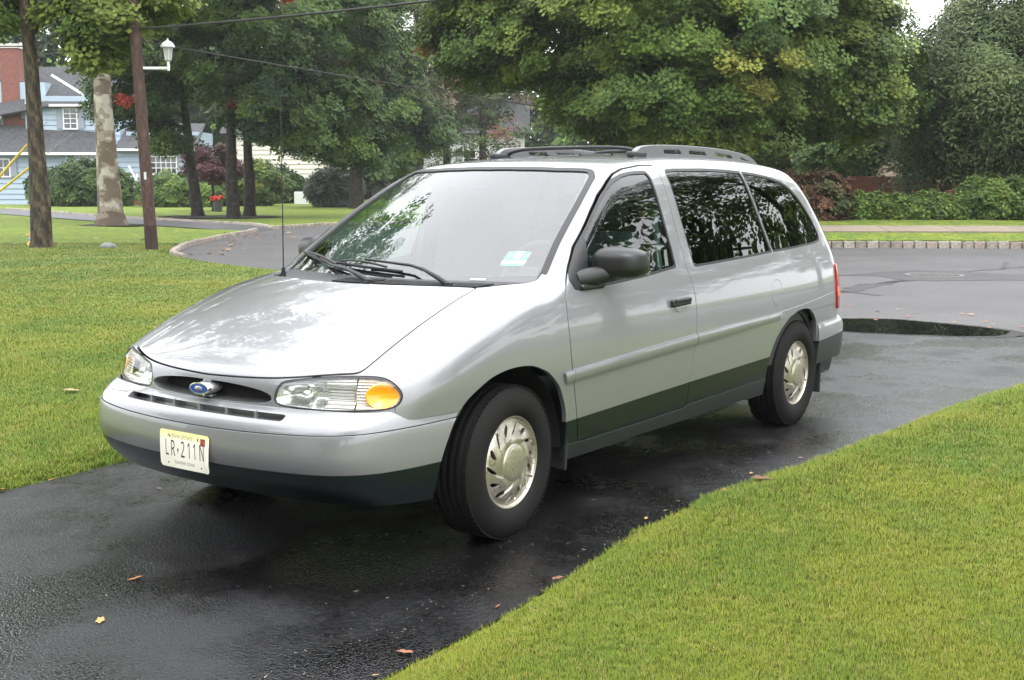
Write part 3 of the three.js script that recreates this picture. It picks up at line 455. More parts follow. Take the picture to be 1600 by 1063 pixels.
shrub('wide_shrub', 'wide low shrub under the drooping tree at the right', [-31.9, 5.52], [[0, .55, 0, .8, .6, .8, 120], [-.3, .55, -.9, .7, .55, .7, 80]], boxPal, 520);
shrub('russet_bush', 'russet brown bush just behind the rear of the minivan', [-28.77, 9.19], [[0, .62, 0, .75, .68, .75, 120], [.45, .62, .7, .65, .62, .65, 80]], [[.17, .085, .05, 3], [.12, .09, .04, 2], [.10, .12, .04, 2]], 521);
shrub('blue_house_shrub', 'dark rounded shrub at the left corner of the blue house', [-43.0, 66.8], [[0, 1.0, 0, 1.2, 1.15, 1.2, 130]], [DK, G1], 522, undefined, { geo: smallSprig, size: 1.6, cr: .4 });
shrub('blue_house_shrub', 'largest dark shrub in front of the blue house, beside the sycamore', [-43.2, 63.7], [[0, 1.3, 0, 1.8, 1.5, 1.6, 180], [-1.3, 1.0, -1.4, 1.3, 1.2, 1.3, 90]], [DK, G1], 523, undefined, { geo: smallSprig, size: 1.6, cr: .4 });
shrub('blue_house_shrub', 'low spreading shrub right of the porch steps of the blue house', [-45.2, 57.6], [[0, .9, 0, 1.7, .95, 1.5, 160], [-1.0, .8, -1.5, 1.3, .8, 1.3, 80]], [G1, G2], 524, undefined, { geo: smallSprig, size: 1.6, cr: .4 });
shrub('pale_shrub', 'grey green shrub left of the windscreen by the cream house', [-51.1, 49.4], [[0, 1.1, 0, 1.6, 1.2, 1.6, 150]], [[.14, .16, .12, 3], [.10, .12, .08, 2]], 525, undefined, { geo: smallSprig, size: 1.6, cr: .4 });
shrub('garden_bush', 'green bush against the cream house wall', [-57.5, 61.5], [[0, 1.1, 0, 2.6, 1.2, 1.6, 170]], [DK, G1], 526, undefined, { geo: smallSprig, size: 1.6, cr: .45 });
shrub('garden_bush', 'low yellow green bush behind the far lawn trunks', [-48.0, 57.2], [[0, .8, 0, 1.6, .9, 1.4, 120], [-2.4, 1.3, -1.6, 1.5, 1.4, 1.4, 90]], [G2, G3, YL], 527, undefined, { geo: smallSprig, size: 1.6, cr: .4 });
tree({ name: 'red_maple', label: 'small purple leaved maple between the far lawn trunks', at: [-39.5, 47.0], h: 2.4, r: .09, seed: 530, limbs: 8, fork: .3, bark: darkBark, blobs: [[0, 2.5, 0, 1.5, 1.0, 1.5, 60]], crown: { per: 40, cr: .4, geo: smallSprig, palette: [[.10, .035, .045, 3], [.14, .06, .06, 2], [.09, .05, .045, 2]], size: 1.2 } });
// ---------------------------------------------------------------- houses
const sidingMat = (rgb) => std({ color: lin(...rgb), roughness: .75 });
// overlapping boards on the face of a wall: each leans out to a lip at its foot
function clapboards(parent, w, h, x, y, z, mat, pitch = .36) {
  const P = [], N = [], q = (a, b, c, d, n) => { for (const v of [a, b, c, a, c, d]) { P.push(...v); N.push(...n); } };
  for (let b = 0; b + .02 < h; b += pitch) { const y0 = y + b, y1 = y + Math.min(h, b + pitch), l = x - w / 2, r = x + w / 2, o = z + .062, i = z + .006; q([l, y0, o], [r, y0, o], [r, y1, i], [l, y1, i], [0, .2, .98]); q([l, y0, i], [r, y0, i], [r, y0, o], [l, y0, o], [0, -1, 0]); }
  const g = new THREE.BufferGeometry(); g.setAttribute('position', new THREE.Float32BufferAttribute(P, 3)); g.setAttribute('normal', new THREE.Float32BufferAttribute(N, 3)); const m = part('clapboards', g, mat, parent); m.userData.kind = 'stuff'; return m;
}
const uvBox = (w, h, d, x, y, z) => { const g = box(w, h, d, x, y, z), p = g.attributes.position, n = g.attributes.normal, u = g.attributes.uv; for (let i = 0; i < p.count; i++) { const ny = Math.abs(n.getY(i)) > .5, nx = Math.abs(n.getX(i)) > .5; u.setXY(i, nx ? p.getZ(i) : p.getX(i), ny ? p.getZ(i) : p.getY(i)); } return g; };
const shingle = std({ map: tex(256, (u, v) => { const row = Math.floor(v * 32), k = 50 + 24 * noise(u * 48 + row * 7.3, row * 3.7, 256) + 14 * (noise(u * 128, v * 128, 128) - .5) - ((v * 32) % 1 < .12 ? 14 : 0); return [k, k * 1.01, k * 1.06]; }, { repeat: [.25, .25] }), roughness: .9 });
const brickTex = tex(512, (u, v) => { const row = Math.floor(v * 24), x = u * 8 + (row % 2) * .5, bx = Math.floor(x), mortar = (v * 24) % 1 < .16 || x % 1 < .07, k = .8 + .4 * noise(bx * 3.7 + 5, row * 5.1, 256); return mortar ? [128, 112, 104] : [112 * k, 54 * k, 44 * k]; }, { repeat: [.6, .6] });
const brickMat = std({ map: brickTex, roughness: .9 }), whiteTrim = std({ color: lin(.72, .72, .70), roughness: .6 }), paneMat = phys({ color: lin(.03, .035, .04), roughness: .05, clearcoat: 1 }), shutterMat = std({ color: lin(.22, .25, .29), roughness: .7 });
function slopeRoof(pts, t, mat, parent, name = 'roof') { // four corners, thickened downwards
  const [a, b, c, d] = pts.map((p) => V(...p)), n = b.clone().sub(a).cross(d.clone().sub(a)).normalize(); if (n.y < 0) n.negate();
  const q = [a, b, c, d], lo = q.map((p) => p.clone().addScaledVector(n, -t)), P = [], U = [], f = (...v) => { for (const p of v) { P.push(p.x, p.y, p.z); U.push(p.x, Math.hypot(p.y, p.z)); } };
  f(a, b, c, a, c, d); f(lo[0], lo[2], lo[1], lo[0], lo[3], lo[2]); for (let i = 0; i < 4; i++) { const j = (i + 1) % 4; f(q[i], lo[i], lo[j], q[i], lo[j], q[j]); }
  const g = new THREE.BufferGeometry(); g.setAttribute('position', new THREE.Float32BufferAttribute(P, 3)); g.setAttribute('uv', new THREE.Float32BufferAttribute(U, 2)); g.computeVertexNormals(); return part(name, g, mat, parent);
}
function sashWindow(parent, x, y, z, w, h, cols, rows, shutters = 0) {
  const g = part('window', merge([box(w + .16, .09, .07, x, y + h / 2 + .045, z), box(w + .2, .09, .1, x, y - h / 2 - .045, z), box(.08, h, .07, x - w / 2 - .04, y, z), box(.08, h, .07, x + w / 2 + .04, y, z)]), whiteTrim, parent);
  part('pane', box(w, h, .02, x, y, z - .015), paneMat, g);
  const bars = []; for (let i = 1; i < cols; i++) bars.push(box(.045, h, .03, x - w / 2 + w * i / cols, y, z + .008)); for (let j = 1; j < rows; j++) bars.push(box(w, .045, .03, x, y - h / 2 + h * j / rows, z + .012)); part('glazing_bars', merge(bars), whiteTrim, g);
  if (shutters) for (const s of [-1, 1]) part('shutter', rbox(.42, h + .1, .05, .01, x + s * (w / 2 + .31), y, z), shutterMat, parent);
  return g;
}
{ // blue two-storey house at the left; x runs to the right as one faces it, z towards the street
  const H = thing('blue_house', 'blue clapboard two storey house with dark roof and brick chimney', 'house', [-46.2, -.03, 69.87], Math.atan2(.811, -.584) + 0);
  const F = 22.8, X = (px) => (px - 100) / F, Y = (py) => (318.3 - py) / F;
  const blue = sidingMat([.30, .37, .44]);
  clapboards(part('lower_wall', uvBox(X(300) - X(-90), Y(232), 6, (X(300) + X(-90)) / 2, Y(232) / 2, -3.06), blue, H), X(300) - X(-90), Y(240), (X(300) + X(-90)) / 2, 0, -.06, blue);
  clapboards(part('upper_wall', uvBox(X(178) - X(30), Y(150) - Y(236), 6, (X(178) + X(30)) / 2, (Y(150) + Y(236)) / 2, -4.66), blue, H), X(178) - X(30), Y(160) - Y(236), (X(178) + X(30)) / 2, Y(236), -1.66, blue);
  part('left_gable', uvBox(3.2, Y(128) - Y(236), 4, X(22), (Y(128) + Y(236)) / 2, -4.2), blue, H);
  part('right_wing', uvBox(X(300) - X(186), Y(205) - Y(236), 4, (X(300) + X(186)) / 2, (Y(205) + Y(236)) / 2, -3.8), blue, H);
  slopeRoof([[X(70), Y(166), -1.2], [X(182), Y(166), -1.2], [X(182), Y(98), -5.2], [X(28), Y(98), -5.2]], .14, shingle, H);
  slopeRoof([[X(-60), Y(190), -.9], [X(70), Y(166), -1.15], [X(30), Y(98), -5.2], [X(-60), Y(98), -5.2]], .14, shingle, H);
  slopeRoof([[X(-95), Y(240), .5], [X(158), Y(240), .5], [X(158), Y(207), -1.6], [X(-95), Y(188), -1.9]], .14, shingle, H, 'lower_roof');
  slopeRoof([[X(180), Y(234), .4], [X(306), Y(234), .4], [X(300), Y(190), -3.8], [X(180), Y(190), -3.8]], .14, shingle, H, 'wing_roof');
  part('fascia', merge([box(X(182) - X(72), .16, .06, (X(182) + X(72)) / 2, Y(165), -1.14), box(X(158) + .0 - X(-95), .18, .06, (X(158) + X(-95)) / 2, Y(240.5), .56), box(X(306) - X(180), .16, .06, (X(306) + X(180)) / 2, Y(234.5), .45)]), whiteTrim, H);
  const bar = (x0, y0, x1, y1, z, w) => { const l = Math.hypot(x1 - x0, y1 - y0); return box(l, w, .08).rotateZ(Math.atan2(y1 - y0, x1 - x0)).translate((x0 + x1) / 2, (y0 + y1) / 2, z); };
  part('rake_trim', merge([bar(X(71), Y(117), X(121), Y(148), -2.0, .16), bar(X(34), Y(142), X(52), Y(153), -1.9, .16), bar(X(34), Y(180), X(52), Y(196), -1.5, .14)]), whiteTrim, H);
  const ch = part('chimney', merge([uvBox(1.7, Y(185) - 0, 1.1, X(10), (Y(185)) / 2, -2.6), uvBox(1.25, Y(76) - Y(185), .95, X(4), (Y(76) + Y(185)) / 2, -2.6)]), brickMat, H, 'tall red brick chimney'); part('chimney_cap', box(1.4, .3, 1.1, X(4), Y(72), -2.6), std({ color: lin(.45, .43, .42), roughness: .9 }), ch);
  sashWindow(H, X(101), Y(185), -1.56, .85, 1.30, 2, 4, 1);
  sashWindow(H, X(128.5), Y(253.5), .04, .78, 1.05, 3, 3); sashWindow(H, X(147), Y(253.5), .04, .78, 1.05, 3, 3);
  for (const px of [115, 160, 50]) part('shutter', rbox(.42, 1.2, .05, .01, X(px), Y(253.5), .04), shutterMat, H);
  sashWindow(H, X(7), Y(262), .04, .8, 1.1, 2, 2, 1);
  sashWindow(H, X(255), Y(258), .04, 1.7, 1.1, 5, 3);
  part('corner_post', merge([box(.14, Y(240), .14, X(106), Y(240) / 2, .06), box(.22, Y(166) - Y(230), .14, X(150), (Y(166) + Y(230)) / 2, -1.55)]), std({ color: lin(.46, .54, .62), roughness: .7 }), H);
  const st = part('porch_steps', merge([uvBox(2.2, .25, 1.6, X(212), .12, 1.6), uvBox(2.2, .5, 1.2, X(212), .25, 1.2), uvBox(2.2, .75, .8, X(212), .375, .8)]), brickMat, H);
  const post = (x, z, h0, h1) => box(.1, h1 - h0, .1, x, (h0 + h1) / 2, z);
  part('porch_rail', merge([post(X(194), 2.2, 0, 1.35), post(X(199), 1.0, .5, 1.9), post(X(214), 2.2, .0, 1.4), post(X(220), 1.0, .6, 2.1), bar(X(194), 1.3, X(199), 1.85, 1.6, .1), bar(X(212), 2.6, X(224), 1.5, 1.6, .12), bar(X(212), 1.9, X(222), 1.0, 1.6, .08)]), whiteTrim, st);
}
{ // cream house partly hidden by the far lawn trees
  const H = thing('cream_house', 'cream clapboard house end behind the trees left of the windscreen', 'house', [-62.7, -.03, 65.8], Math.atan2(.811, -.584));
  const w = uvBox(9, 5.4, 7, .2, 2.7, -3.5), cream = sidingMat([.62, .58, .51]); clapboards(part('wall', w, cream, H), 9, 5.4, .2, 0, 0, cream);
  slopeRoof([[-4.8, 5.2, .4], [5.0, 5.2, .4], [5.0, 7.6, -3.5], [-4.8, 7.6, -3.5]], .15, shingle, H); slopeRoof([[-4.8, 7.6, -3.5], [5.0, 7.6, -3.5], [5.0, 5.2, -7.4], [-4.8, 5.2, -7.4]], .15, shingle, H);
  sashWindow(H, 2.2, 3.9, .04, .9, 1.3, 2, 2); sashWindow(H, -2.4, 1.6, .04, .9, 1.3, 2, 2);
  const ac = thing('air_conditioner', 'white boxy unit on the far lawn by the pale shrub', 'appliance', [-55.4, -.03, 56.6], .6); part('casing', rbox(.95, .85, .8, .03, 0, .43, 0), whiteTrim, ac); const gr = []; for (let i = 0; i < 8; i++) gr.push(box(.8, .02, .02, 0, .15 + i * .08, .41)); part('grille', merge(gr), std({ color: lin(.5, .5, .5), roughness: .6 }), ac);
}
{ // grey house far behind the thin trees
  const H = thing('grey_house', 'pale grey house glimpsed far behind the thin browning trees', 'house', [-82, -.03, 66], Math.atan2(.811, -.584));
  part('wall', uvBox(15, 6, 8, 0, 3, -4), sidingMat([.42, .42, .42], .22), H); slopeRoof([[-8, 5.8, .5], [8, 5.8, .5], [8, 9, -4], [-8, 9, -4]], .15, shingle, H); sashWindow(H, -2, 3.6, .04, 1, 1.4, 2, 2); sashWindow(H, 2.6, 3.6, .04, 1, 1.4, 2, 2);
}
{ // low house across the street, seen through the leaves
  const H = thing('brick_house', 'low tan house with red brick base behind the clipped shrubs', 'house', [-47.6, .50, 12.2], Math.atan2(.811, -.584) - .12);
  const tan = sidingMat([.34, .25, .21]); clapboards(part('wall', uvBox(16, 3.4, 7, 3.2, 2.1, -3.5), tan, H), 16, 3.2, 3.2, .5, 0, tan);
  part('brick_base', uvBox(16.1, 1.0, .3, 3.2, .5, .12), brickMat, H);
  slopeRoof([[-5.4, 3.7, .7], [12, 3.7, .7], [12, 6.0, -3.5], [-5.4, 6.0, -3.5]], .15, std({ color: lin(.20, .15, .12), roughness: .9 }), H);
  sashWindow(H, .5, 2.3, .04, 1.6, 1.3, 3, 2); sashWindow(H, 5.5, 2.3, .04, 1.6, 1.3, 3, 2);
  const g = thing('brick_wall', 'low red brick wall with pier behind the russet bush', 'wall', [-36.49, .50, 11.48], Math.atan2(.811, -.584)); part('pier', uvBox(.62, 1.08, .5, 0, .54, 0), brickMat, g); part('pier_cap', box(.7, .06, .58, 0, 1.11, 0), std({ color: lin(.3, .16, .12), roughness: .9 }), g); part('brick_panel', uvBox(1.9, 1.2, .3, 1.2, .6, -.25), brickMat, g);
  const p = thing('garden_path', 'tan stone path and step right of the shrubs', 'path', [-33.55, .48, 5.29], .6); part('paving', rbox(2.4, .12, 1.4, .03, 0, .05, 0), std({ map: walkTex, color: lin(.95, .8, .68), roughness: .9 }), p); part('step', rbox(1.5, .22, .5, .03, .3, .2, -.5), std({ map: walkTex, color: lin(.95, .8, .68), roughness: .9 }), p);
}
{ // the house the drive leads to, behind the camera: only the paint and lamps mirror it
  const H = thing('home', 'tan house with a garage door at the head of the drive, behind the viewer', 'house', [12.2, -.03, 1.2], -Math.PI / 2);
  part('wall', uvBox(20, 5.6, 7, 2, 2.8, -3.6), sidingMat([.22, .20, .17], .2), H); slopeRoof([[-8.6, 5.4, .6], [12.6, 5.4, .6], [12.6, 8.4, -3.6], [-8.6, 8.4, -3.6]], .15, shingle, H);
  const gd = part('garage_door', box(4.6, 2.2, .08, 0, 1.1, 0), whiteTrim, H); for (let i = 0; i < 4; i++) for (let j = 0; j < 4; j++) part('door_panel', rbox(1.0, .42, .05, .012, -1.7 + i * 1.13, .3 + j * .53, .05), whiteTrim, gd);
  sashWindow(H, -5, 4.2, .04, 1, 1.4, 2, 2, 1); sashWindow(H, 5.5, 1.9, .04, 1.6, 1.5, 3, 2, 1); sashWindow(H, 5.5, 4.3, .04, 1, 1.4, 2, 2, 1);
}
// ---------------------------------------------------------------- pole, lamp, wires and small things by the street
{
  const lean = V(.292, 0, .405).multiplyScalar(.079), top = (h) => V(lean.x * h, h, lean.z * h);
  const wood = std({ map: barkTex([58, 42, 36], [92, 72, 64], 17), bumpMap: barkBump, bumpScale: .012, roughness: .9 });
  const P = thing('utility_pole', 'brown leaning wooden utility pole with a lantern bracket', 'pole', [-13.1, -.05, 18.28]);
  part('shaft', limb([0, 2, 4, 6, 8.6].map(top), [.135, .128, .122, .115, .105], 16), wood, P);
  part('number_tag', box(.05, .16, .01).rotateY(2.5).translate(top(1.7).x + .1, 1.7, top(1.7).z - .09), std({ color: lin(.6, .6, .58), roughness: .5, metalness: .4 }), P);
  part('wood_patch', limb([top(.02), top(.62)], [.143, .136], 16), std({ map: barkTex([44, 30, 26], [66, 48, 42], 27), roughness: .9 }), P);
  const dir = V(-.584, 0, -.811), h = 4.0, a = top(h), b = a.clone().addScaledVector(dir, .64);
  const L = thing('street_lantern', 'white lantern on a short arm fixed to the pole', 'street lamp', [-13.1 + a.x, h - .05, 18.28 + a.z]);
  const o = V(0, 0, 0), e = dir.clone().multiplyScalar(.66), wm = std({ color: lin(.7, .7, .69), roughness: .45 });
  part('bracket_arm', limb([o, e], [.034, .034], 10), wm, L); part('upright', limb([e.clone().add(V(0, -.05, 0)), e.clone().add(V(0, .15, 0))], [.03, .03], 10), wm, L);
  const lathe = (pts, mat, name, n = 6) => part(name, new THREE.LatheGeometry(pts.map(([r, y]) => new THREE.Vector2(r, y)), n).translate(e.x, .15, e.z), mat, L);
  lathe([[0, 0], [.055, 0], [.06, .03], [.10, .30]], phys({ color: lin(.62, .63, .62), roughness: .35, transmission: .3, thickness: 0 }), 'lantern_glass'); lathe([[.15, .29], [.155, .32], [.11, .39], [.05, .43], [.02, .44], [.015, .48], [0, .49]], std({ color: lin(.5, .5, .5), roughness: .5 }), 'lantern_roof', 12);
  const ribs = []; for (let i = 0; i < 6; i++) { const q = i / 6 * 6.283; ribs.push(limb([V(e.x + Math.cos(q) * .062, .17, e.z + Math.sin(q) * .062), V(e.x + Math.cos(q) * .105, .45, e.z + Math.sin(q) * .105)], [.008, .008], 5)); } for (const g of ribs) part('lantern_rib', g, wm, L);
}
{
  const wire = (a, b, sag, r, label) => { const P = []; for (let i = 0; i <= 24; i++) { const t = i / 24, p = V(...a).lerp(V(...b), t); p.y -= sag * 4 * t * (1 - t); P.push(p); } single('overhead_wire', limb(P, P.map(() => r), 6), std({ color: lin(.02, .02, .02), roughness: .6 }), label, 'wire', 'overhead wires'); };
  wire([-13.0, 4.78, 18.5], [-16.2, 5.75, -2.5], .25, .026, 'thick black overhead cable running right from the pole');
  wire([-12.95, 4.55, 18.45], [-30.5, 2.95, 12.5], .1, .014, 'thin overhead wire sloping down to the right behind the oaks');
  wire([-12.2, 4.5, 20.9], [2.0, 5.2, 40], .2, .012, 'thin overhead wire running left from the pole');
  const guy = (a, b, label) => { const t = thing('guy_wire_guard', label, 'cable guard', [...a]); const d = V(...b).sub(V(...a)); part('guard_sleeve', limb([V(0, 0, 0), d], [.032, .028], 8), std({ color: lin(.62, .47, .06), roughness: .5 }), t); part('steel_wire', limb([d, d.clone().multiplyScalar(1.5)], [.008, .008], 5), std({ color: lin(.3, .3, .3), roughness: .4, metalness: .7 }), t); };
  guy([-12.35, 1.35, 23.3], [-12.95, 2.40, 22.55], 'upper short yellow guy wire guard at the left edge'); guy([-12.3, 1.05, 23.35], [-13.15, 2.13, 22.2], 'lower long yellow guy wire guard reaching to the tree');
  const toy = thing('toy', 'orange and blue plastic toy lying behind the slim tree', 'toy', [-12.6, 0, 22.0], 1); const pl = (c) => phys({ color: lin(...c), roughness: .35, clearcoat: .5 });
  part('toy_body', rbox(.34, .10, .2, .04, 0, .1, 0), pl([.75, .33, .03]), toy); part('toy_seat', rbox(.18, .07, .17, .03, .05, .18, 0), pl([.08, .3, .6]), toy); part('toy_back', rbox(.07, .22, .12, .03, -.15, .25, 0), pl([.8, .4, .04]), toy); for (const [x, z] of [[.12, .1], [-.12, .1], [.12, -.1], [-.12, -.1]]) part('toy_wheel', new THREE.CylinderGeometry(.05, .05, .04, 16).rotateX(Math.PI / 2).translate(x, .05, z), pl([.75, .5, .05]), toy);
  const rk = new THREE.IcosahedronGeometry(.16, 3), p = rk.attributes.position; for (let i = 0; i < p.count; i++) { const q = V(p.getX(i), p.getY(i), p.getZ(i)), k = .8 + .5 * fbm(q.x * 9 + 20, q.y * 9 + q.z * 7 + 20, 2); p.setXYZ(i, q.x * k * 1.1, q.y * k * .62, q.z * k); } rk.computeVertexNormals(); single('rock', rk.translate(-13.0, .06, 19.7), std({ color: lin(.2, .2, .2), roughness: .9 }), 'small grey rock on the lawn near the pole', 'rock');
  const bed = (x, z, r, label) => { const pts = []; const q = rng(Math.round(x * 7)); for (let i = 0; i < 22; i++) { const a = i / 22 * 6.283, k = r * (.85 + .3 * q()); pts.push([x + Math.cos(a) * k, z + Math.sin(a) * k]); } const m = structure('mulch_bed', flat(blob(pts, 3).pts, .012), std({ color: lin(.035, .026, .02), roughness: 1, bumpMap: grassBump, bumpScale: .05 })); return m; };
  bed(-22.7, 32.8, 1.25); bed(-32.0, 37.5, 2.4); bed(-31.5, 39.6, 1.2);
  const pot = thing('flower_pot', 'small dark pot of red flowers on the far lawn', 'flower pot', [-38.6, -.03, 45.6]); part('pot', new THREE.CylinderGeometry(.26, .2, .5, 16).translate(0, .25, 0), std({ color: lin(.06, .06, .06), roughness: .7 }), pot); const fl = []; const r = rng(9); for (let i = 0; i < 26; i++) fl.push(new THREE.IcosahedronGeometry(.07, 0).translate((r() - .5) * .5, .6 + r() * .2, (r() - .5) * .5)); part('flowers', merge(fl), std({ color: lin(.5, .03, .02), roughness: .7 }), pot);
}
// manhole cover in the street
{
  const M = thing('manhole_cover', 'round cast iron manhole cover in the worn road patch', 'manhole cover', [-16.22, -.004, 2.2]); const iron = std({ color: lin(.15, .145, .14), roughness: .6, metalness: .3 }), dark = std({ color: lin(.03, .03, .03), roughness: .8 });
  part('frame', new THREE.LatheGeometry([[.40, 0], [.40, .012], [.47, .012], [.47, 0]].map(([a, b]) => new THREE.Vector2(a, b)), 48), iron, M); part('plate', new THREE.CylinderGeometry(.395, .395, .008, 48).translate(0, .003, 0), dark, M);
  for (let i = -4; i <= 4; i++) { const w = 2 * Math.sqrt(.38 * .38 - (i * .08) ** 2); part('rib', box(w, .016, .022, 0, .012, i * .08), iron, M); } for (let i = -4; i <= 4; i++) { const w = 2 * Math.sqrt(.38 * .38 - (i * .08) ** 2); part('cross_rib', box(.02, .015, w, i * .08, .0115, 0), iron, M); }
}
// ---------- natural cubic spline ----------
function spl(pts) {
  const n = pts.length, x = pts.map((p) => p[0]), y = pts.map((p) => p[1]);
  if (x[0] > x[n - 1]) { x.reverse(); y.reverse(); }
  const m = new Float64Array(n), c = new Float64Array(n), d = new Float64Array(n);
  for (let i = 1; i < n - 1; i++) {
    const h0 = x[i] - x[i - 1], h1 = x[i + 1] - x[i], b = 2 * (h0 + h1) - h0 * c[i - 1];
    c[i] = h1 / b; d[i] = (6 * ((y[i + 1] - y[i]) / h1 - (y[i] - y[i - 1]) / h0) - h0 * d[i - 1]) / b;
  }
  for (let i = n - 2; i > 0; i--) m[i] = d[i] - c[i] * m[i + 1];
  return (t) => {
    if (t <= x[0]) { const h = x[1] - x[0]; return y[0] + (t - x[0]) * ((y[1] - y[0]) / h - h * m[1] / 6); }
    if (t >= x[n - 1]) { const h = x[n - 1] - x[n - 2]; return y[n - 1] + (t - x[n - 1]) * ((y[n - 1] - y[n - 2]) / h + h * m[n - 2] / 6); }
    let i = 1; while (t > x[i]) i++;
    const h = x[i] - x[i - 1], a = (x[i] - t) / h, b = 1 - a;
    return a * y[i - 1] + b * y[i] + ((a * a * a - a) * m[i - 1] + (b * b * b - b) * m[i]) * h * h / 6;
  };
}
const smax = (a, b, k) => { const h = Math.max(k - Math.abs(a - b), 0) / k; return Math.max(a, b) + h * h * h * k / 6; };
const smin = (a, b, k) => -smax(-a, -b, k);
// ---------- van body surfaces (x forward from the front axle, y up, w = |z|) ----------
const bodyPlan = spl([[1.1, .70], [.85, .80], [.65, .872], [.45, .918], [.2, .941], [-.3, .955], [-1.2, .96], [-2.2, .96], [-3.0, .95], [-3.5, .93], [-3.9, .895], [-4.2, .86]]);
const bodySect = spl([[.2, .06], [.30, .035], [.45, .013], [.6, .003], [.72, 0], [.85, .006], [.95, .018], [1.05, .042], [1.12, .068], [1.2, .098], [1.3, .135], [1.4, .172], [1.5, .212], [1.6, .255], [1.75, .32]]);
const hoodLine = spl([[1.0, .64], [.93, .705], [.87, .757], [.80, .803], [.7, .853], [.5, .937], [.3, 1.003], [.05, 1.066], [-.1, 1.095], [-.22, 1.112], [-.4, 1.11], [-.7, 1.09], [-4.2, 1.08]]);
const crownAt = spl([[1.0, 1], [.7, 1], [.35, .82], [0, .6], [-.4, .55], [-4, .55]]);
const roofLine = spl([[-.7, 1.50], [-.9, 1.565], [-1.1, 1.61], [-1.4, 1.65], [-1.9, 1.68], [-2.5, 1.685], [-3.0, 1.67], [-3.4, 1.635], [-3.7, 1.575], [-4.1, 1.42]]);
const rearLine = spl([[.2, -3.96], [.6, -4.02], [.9, -4.01], [1.1, -3.95], [1.3, -3.83], [1.5, -3.66], [1.65, -3.5]]);
function fSide(x, y, w) { return w - bodyPlan(x) + bodySect(y); }
const fGlass = (x, y, w) => .4995 * (x + .205) + .8667 * (y - 1.098) + .16 * w * w - .02 * (1 - ((y - 1.34) / .25) ** 2);
function fBody(x, y, z) {
  const w = Math.abs(z), w2 = w * w, w4 = w2 * w2, s = fSide(x, y, w);
  const rear = rearLine(y) + .10 * w2 + .16 * w4 - x;
  let lower = smax(s, (y - hoodLine(x) + (.10 * w2 + .10 * w4) * crownAt(x)) * .96, .13);
  lower = smax(lower, x - (.885 - .168 * w2 - .206 * w4 - .12 * (y - .69)), .07);
  lower = smax(lower, rear, .14);
  const ws = fGlass(x, y, w);
  let cab = smax(s, (y - roofLine(x) + .05 * w2 + .05 * w4) * .98, .16);
  cab = smax(cab, ws, .07);
  cab = smax(cab, rear * .9, .14);
  const k = .10 * THREE.MathUtils.smoothstep(x, -.80, -.42) * THREE.MathUtils.smoothstep(y, .86, 1.0);
  return k > 1e-4 ? smax(smin(lower, cab, k), s, k * .3) : Math.min(lower, cab);
}
const bumpProf = spl([[.2, .24], [.26, .155], [.30, .105], [.34, .062], [.38, .03], [.42, .010], [.46, 0], [.52, .002], [.57, .012], [.60, .03], [.63, .07], [.66, .13], [.7, .2]]);
function fBumper(x, y, z) {
  const w = Math.abs(z), w2 = w * w, p = bumpProf(y);
  const front = x - (1.0 - .13 * w2 - .12 * w2 * w2) + p;
  const side = w - bodyPlan(x) - .012 + p * .25 + Math.max(0, x - .45) ** 2 * .05;
  return smax(front, side, .20);
}
const rearBumpProf = spl([[.2, .2], [.28, .09], [.36, .03], [.44, .005], [.52, 0], [.58, .01], [.62, .04], [.66, .1], [.7, .18]]);
function fRearBumper(x, y, z) {
  const w = Math.abs(z), w2 = w * w, p = rearBumpProf(y);
  const back = -4.12 + .10 * w2 + .10 * w2 * w2 - x + p;
  return smax(back, w - bodyPlan(x) - .012 + p * .3, .2);
}
// ---------------------------------------------------------------- the minivan
const van = thing('minivan', 'silver minivan with dark green lower body parked on the driveway', 'minivan');
const paint = phys({ color: lin(.235, .236, .246), metalness: .45, roughness: .35, clearcoat: 1, clearcoatRoughness: .03 });
const greenPaint = phys({ color: lin(.006, .011, .011), metalness: 0, roughness: .35, specularIntensity: .25, clearcoat: .55, clearcoatRoughness: .05 });
const blackPlastic = std({ color: lin(.011, .011, .012), roughness: .45 });
const mattBlack = std({ color: lin(.006, .006, .006), roughness: .85 });
const rubber = std({ color: lin(.016, .016, .016), roughness: .62 });
const trimGrey = std({ color: lin(.035, .035, .037), roughness: .55 });
const chrome = std({ color: lin(.86, .86, .86), metalness: 1, roughness: .12 });
const clearGlass = phys({ color: lin(.95, .97, .96), transmission: 1, roughness: .0, ior: 1.62, thickness: 0 });
const windGlass = phys({ color: lin(.62, .75, .70), transmission: 1, roughness: 0, ior: 2.2, thickness: 0 });
const doorGlass = phys({ color: lin(.42, .55, .50), transmission: 1, roughness: 0, ior: 1.6, thickness: 0 });
const darkGlass = phys({ color: lin(.05, .055, .05), transmission: 1, roughness: 0, ior: 1.6, thickness: 0 });
const sideOnly = (f) => (x, y, z, nx, ny, nz) => (Math.abs(z) > .42 && Math.abs(nz) > .22 ? f(x, y, z) : 1);
const W_ = Math.abs;

let shell = Surf.nets(fBody, [-4.16, 1.0, .262, 1.75, -1.0, 1.0], .0135);
// windscreen and cowl opening, seen from above
const glassSide = spl([[-1.25, .57], [-1.10, .612], [-.856, .678], [-.6, .735], [-.40, .789]]);
const openPts = [[-1.068, 0], [-1.078, .2], [-1.105, .4], [-1.135, .52], [-1.148, .575, .06], [-1.10, .612], [-.98, .646], [-.856, .678], [-.6, .735], [-.43, .781], [-.36, .79, .08], [-.115, .664, .06], [-.075, .58], [-.005, .4], [.04, .2], [.055, 0]];
const opening = poly([...openPts, ...openPts.slice(1, -1).reverse().map(([a, b, r]) => [a, -b, r])]);
const fromTop = (f) => (x, y, z, nx, ny) => (x > -1.3 && y > .9 && ny > .2 ? f(x, z) : 1);
shell = shell.cut((...a) => -fromTop(opening)(...a));
